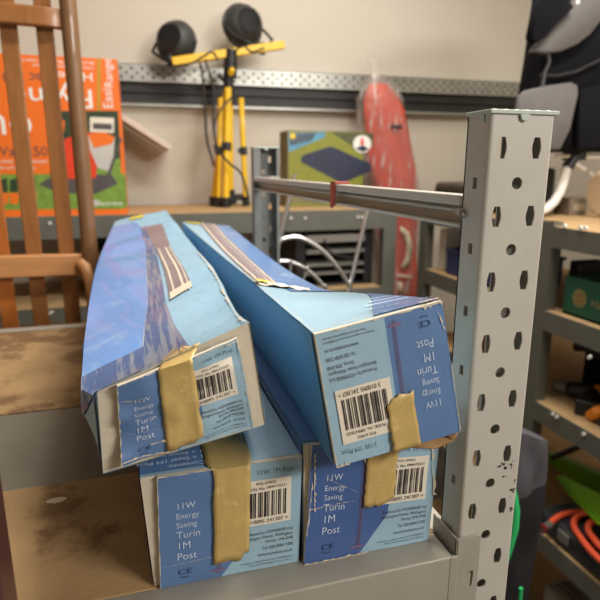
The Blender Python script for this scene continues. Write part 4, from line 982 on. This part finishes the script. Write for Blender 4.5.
# third level: brown carton, cordless tools
o = thing('brown_carton', (1.25, .95, ZD3), 'dark brown cardboard box at the back of the third level behind the black tools', 'box')
MB().box((1.20, .62, ZD3), (1.385, 1.09, ZD3+.15)).build('carton_body', mat('dark_card', S(96, 66, 44), .85, var=.08), o, bevel=.002)
MB().box((1.1993, .62, ZD3+.07), (1.1999, 1.09, ZD3+.11)).build('tape_strip', mat('brown_tape', S(120, 84, 52), .4), o)
M_org = mat('orange_plastic', S(226, 130, 32), .4, var=.05)
def drill(px, py, Xp, ang, label, s=1):
    q = at(px, py, Z=ZD3); s = .75
    t_ = thing('cordless_drill', q, label, 'power tool', 'cordless tools on the third level')
    M = Matrix.Translation(q) @ Matrix.Rotation(ang, 4, 'Z') @ Matrix.Scale(s, 4)
    # lying on its side: body along local X
    Ml = M @ Matrix.Translation((0, 0, .032)) @ Matrix.Rotation(math.pi/2, 4, 'Y')
    MB().lathe([(.012, -.09), (.026, -.085), (.031, -.05), (.031, .02), (.026, .05), (.022, .055)], Ml, 20).build('motor_housing', M_black, t_)
    MB().lathe([(.021, .056), (.0215, .08), (.016, .10), (.006, .105)], Ml, 18).build('chuck', M_tray, t_)
    MB().tube([M @ Vector((-.03, .02, .030)), M @ Vector((-.04, .07, .026)), M @ Vector((-.045, .11, .024))], [.022, .018, .02], 12).build('handle', M_black, t_)
    MB().box((-.09, .105, .001), (-.0, .145, .052), M).build('battery', M_black, t_, bevel=.004)
    MB().lathe([(.0285, -.06), (.0325, -.055), (.0325, -.035), (.0315, -.03)], Ml, 20).build('collar', M_org, t_)
drill(583, 400, 1.12, 2.2, 'black cordless drill with orange collar lying at the left end of the third shelf')
drill(628, 416, 1.15, 1.5, 'black cordless drill nearer the shelf edge, beside the orange grip')
o = MB().tube([at(592, 400, X=1.0), at(600, 396, X=1.0), at(615, 392, X=1.02)], [.012, .016, .014], 14); 
zz = min(v[2] for v in o.v); o.v = [(x, y, z-zz+ZD3+.0) for x, y, z in o.v]
o = o.build('screwdriver_grip', M_org); tag(o, 'orange screwdriver grip lying at the right of the cordless drills', 'tool')
# hanging black goggles shape just under the second level
q = at(590, 350, X=1.12)
hg = thing('black_holster', (q.x, q.y, ZD3), 'tall black tool holster standing at the back of the third shelf', 'holster')
MB().box((q.x-.01, q.y-.07, ZD3), (q.x+.035, q.y+.01, q.z+.01)).build('holster_body', M_bf, hg, bevel=.01)
MB().tube([q+Vector((-.01, .035, .0)), q+Vector((-.012, .0, .01)), q+Vector((-.012, -.07, 0))], .014, 12).build('holster_rim', M_black, hg)
# fourth level: black case, hose, green trays
kc = thing('black_tool_case', (1.1, .9, ZD4), 'flat black tool case on the fourth level under the orange hose', 'case')
KX0, KX1, KY0, KY1 = .958, 1.20, .52, 1.06
MB().box((KX0, KY0, ZD4), (KX1, KY1, ZD4+.055)).build('case_body', mat('case_plastic', S(44, 46, 50), .45, var=.1), kc, bevel=.012, seg=3)
MB().box((KX0-.001, KY0+.02, ZD4+.034), (KX1-.03, KY1-.03, ZD4+.037)).build('lid_seam', M_black, kc)
for y in (KY1-.10, KY0+.1): MB().box((KX0-.004, y-.018, ZD4+.02), (KX0+.002, y+.018, ZD4+.048)).build('latch', M_tray, kc, bevel=.002)
hs_ = thing('air_hose', (1.08, .88, ZD4+.055), 'coiled orange rubber hose with a brass end lying on the black tool case', 'hose')
pts = []; zh = ZD4+.055+.0078
zl = lambda k: zh+.0004*k
hp = [(549, 524), (558, 517), (570, 513), (585, 512), (600, 515), (618, 524), (628, 540), (622, 558), (606, 563), (592, 552), (581, 538), (574, 526), (577, 517), (592, 513), (612, 520), (624, 535), (618, 549), (604, 549), (594, 539), (588, 529), (592, 522), (606, 524)]
st_ = at(549, 524, Z=zh); mid = at(558, 517, Z=zh)
ps_ = [at(x, y, Z=zh+(.0 if i < 7 else .006 if i < 13 else .016)) for i, (x, y) in enumerate(hp)]
pts = []
for i in range(len(ps_)-1):
    a0 = ps_[max(0, i-1)]; a1 = ps_[i]; a2 = ps_[i+1]; a3 = ps_[min(len(ps_)-1, i+2)]
    for k in range(6):
        t = k/6; pts.append(.5*((2*a1)+(a2-a0)*t+(2*a0-5*a1+4*a2-a3)*t*t+(3*a1-a0-3*a2+a3)*t**3))
cable_pts = []
for i in range(len(pts)-1):
    for k in range(3): cable_pts.append(pts[i].lerp(pts[i+1], k/3))
MB().tube(cable_pts, .0075, 10).build('hose_tube', mat('orange_rubber', S(232, 92, 58), .4, var=.05), hs_)
MB().tube([st_+Vector((.002, -.002, 0)), st_+(st_-mid).normalized()*.018], .0095, 12).tube([st_+(st_-mid).normalized()*.018, st_+(st_-mid).normalized()*.034], .0065, 10).build('hose_fitting', M_zinc, hs_)
q = st_+(st_-mid).normalized()*.03; MB().lathe([(.006, -.004), (.011, -.004), (.011, .004), (.006, .004)], Matrix.Translation(q) @ (st_-mid).to_track_quat('Z', 'Y').to_matrix().to_4x4(), 16).build('hose_collar', mat('dark_red_plastic', S(120, 28, 30), .4), hs_)
M_lime = mat('lime_plastic', S(146, 222, 40), .4, var=.06, coat=.2); M_lime2 = mat('lime_plastic_dull', S(112, 168, 34), .5, var=.1)
def tray(pxs, Xp, th, label, m, zfloor):
    ps = [at(x, y, X=xx) for (x, y), xx in zip(pxs, Xp)]
    t_ = thing('plastic_tray', (ps[0].x, ps[0].y, zfloor), label, 'tray', 'lime green plastic trays')
    n_ = (ps[1]-ps[0]).cross(ps[-1]-ps[0]).normalized(); n_ = n_ if n_.x > 0 else -n_
    k = len(ps); vs = ps+[p+n_*th for p in ps]
    MB().add(vs, [tuple(range(k-1, -1, -1)), tuple(range(k, 2*k))]+[(i, (i+1) % k, k+(i+1) % k, k+i) for i in range(k)]).build('tray_body', m, t_, bevel=.003)
    MB().tube(ps+[ps[0]], .0045, 8).build('tray_rim', m, t_)
    return t_
tray([(544, 452), (560, 458), (612, 482), (612, 515), (590, 500), (544, 478)], [1.215]*6, .03, 'dull green plastic tray standing on edge at the back of the fourth shelf', M_lime2, ZD4)
tray([(558, 477), (564, 477), (580, 486), (612, 501), (612, 529), (600, 524), (588, 512), (572, 496)], [1.10, 1.10, 1.08, 1.05, 1.0, 1.0, 1.03, 1.06], .010, 'bright lime green plastic tray leaning in front of the dull green one', M_lime, ZD4+.05)
o = thing('red_brown_box', (1.3, .9, ZD4), 'dark red-brown box at the back of the fourth level', 'box')
MB().box((1.27, .56, ZD4), (1.385, 1.09, ZD4+.27)).build('box_body', mat('red_brown_card', S(92, 48, 34), .8, var=.1), o, bevel=.003)
MB().box((1.2685, .56, ZD4+.24), (1.2698, 1.09, ZD4+.246)).build('lid_edge', M_black, o)
MB().tube([at(552, 458, X=1.12), at(585, 444, X=1.12)], .008, 10).build('black_rod', M_black); tag(C.objects['black_rod'], 'black rod lying across behind the green trays', 'rod')
# bottom level
sm = thing('ribbed_silver_case', (1.05, .9, ZD5), 'silver ribbed case at the bottom right under the fourth shelf', 'case')
sz = ZD5+.16
MB().box((1.0, .60, ZD5), (1.30, 1.05, sz)).build('case_body', mat('silver_plastic', S(150, 144, 138), .4, .3, var=.1), sm, bevel=.01)
for k in range(9): MB().box((.9965+.0, .63+k*.045, ZD5+.02), (1.0, .65+k*.045, sz-.012)).build('rib', M_zinc, sm)
for k in range(5): MB().box((1.02+k*.05, .62, sz), (1.045+k*.05, 1.03, sz+.005)).build('rib', M_zinc, sm)

# ---------------------------------------------------------------- grey and black folded bag between the post and the right-hand shelving
fbg = thing('folded_bag', (.54, .62, 0), 'black and dark grey folded fabric bag standing beside the front post', 'bag')
M_sack = mat('grey_nylon', S(72, 69, 74), .5, var=.12, scale=12, bump=.5, bscale=30); M_sackd = mat('black_nylon', S(26, 24, 29), .55, var=.12, scale=14, bump=.4, bscale=25)
def sheet(ptsL, ptsR, Yp, nm, m, amp, th=.03, seed=0):
    mb = MB(); nr = 26; nc = 10; 
    def lp(P_, f):
        f *= len(P_)-1; i = min(int(f), len(P_)-2); t = f-i; return (P_[i][0]*(1-t)+P_[i+1][0]*t, P_[i][1]*(1-t)+P_[i+1][1]*t)
    fr = []
    for i in range(nr+1):
        a_ = lp(ptsL, i/nr); b_ = lp(ptsR, i/nr); p = at(*a_, Y=Yp); q = at(*b_, Y=Yp)
        for j in range(nc+1):
            v = p.lerp(q, j/nc); w_ = 4*(j/nc)*(1-j/nc); v.y -= amp*w_+amp*.8*vnoise(v.x*40+seed, v.z*16, 0)*w_; fr.append(v)
    N = (nr+1)*(nc+1); bk = [Vector((v.x, 2*(Yp+th)-v.y-th, v.z)) for v in fr]
    id_ = lambda i, j: i*(nc+1)+j
    fs = []
    for i in range(nr):
        for j in range(nc):
            fs.append((id_(i, j), id_(i, j+1), id_(i+1, j+1), id_(i+1, j))); fs.append((N+id_(i, j), N+id_(i+1, j), N+id_(i+1, j+1), N+id_(i, j+1)))
    for i in range(nr):
        for j in (0, nc): fs.append((id_(i, j), id_(i+1, j), N+id_(i+1, j), N+id_(i, j)))
    for j in range(nc):
        for i in (0, nr): fs.append((id_(i, j), id_(i, j+1), N+id_(i, j+1), N+id_(i, j)))
    mb.add(fr+bk, fs); return mb.build(nm, m, fbg, sharp=70)
o = sheet([(498, 426), (496, 470), (492, 520), (480, 600), (470, 700)], [(548, 442), (547, 470), (545, 500), (528, 600), (505, 700)], .64, 'bag_body', M_sackd, .014)
mb = o.data
o = sheet([(500, 424), (499, 450), (497, 480), (494, 500)], [(548, 441), (548, 460), (547, 478), (546, 484)], .618, 'bag_flap', M_sack, .012, th=.02, seed=4)
zb_ = min((v.co.z for v in C.objects['bag_body'].data.vertices))
MB().box((.47, .645, .0), (.56, .665, zb_+.02)).build('bag_base', M_sackd, fbg, bevel=.004)
pts = [at(x, y, Y=.60) for x, y in ((509, 470), (513, 495), (515, 510), (514, 528), (509, 548), (503, 570))]
MB().tube(pts, [.003, .006, .007, .007, .006, .004], 10).build('green_strap', mat('green_webbing', S(40, 176, 98), .5, var=.05), fbg)
pts = [at(x, y, Y=.60) for x, y in ((521, 588), (520, 600), (518, 615))]
MB().tube(pts, .003, 8).build('green_strap', MATS['green_webbing'], fbg)
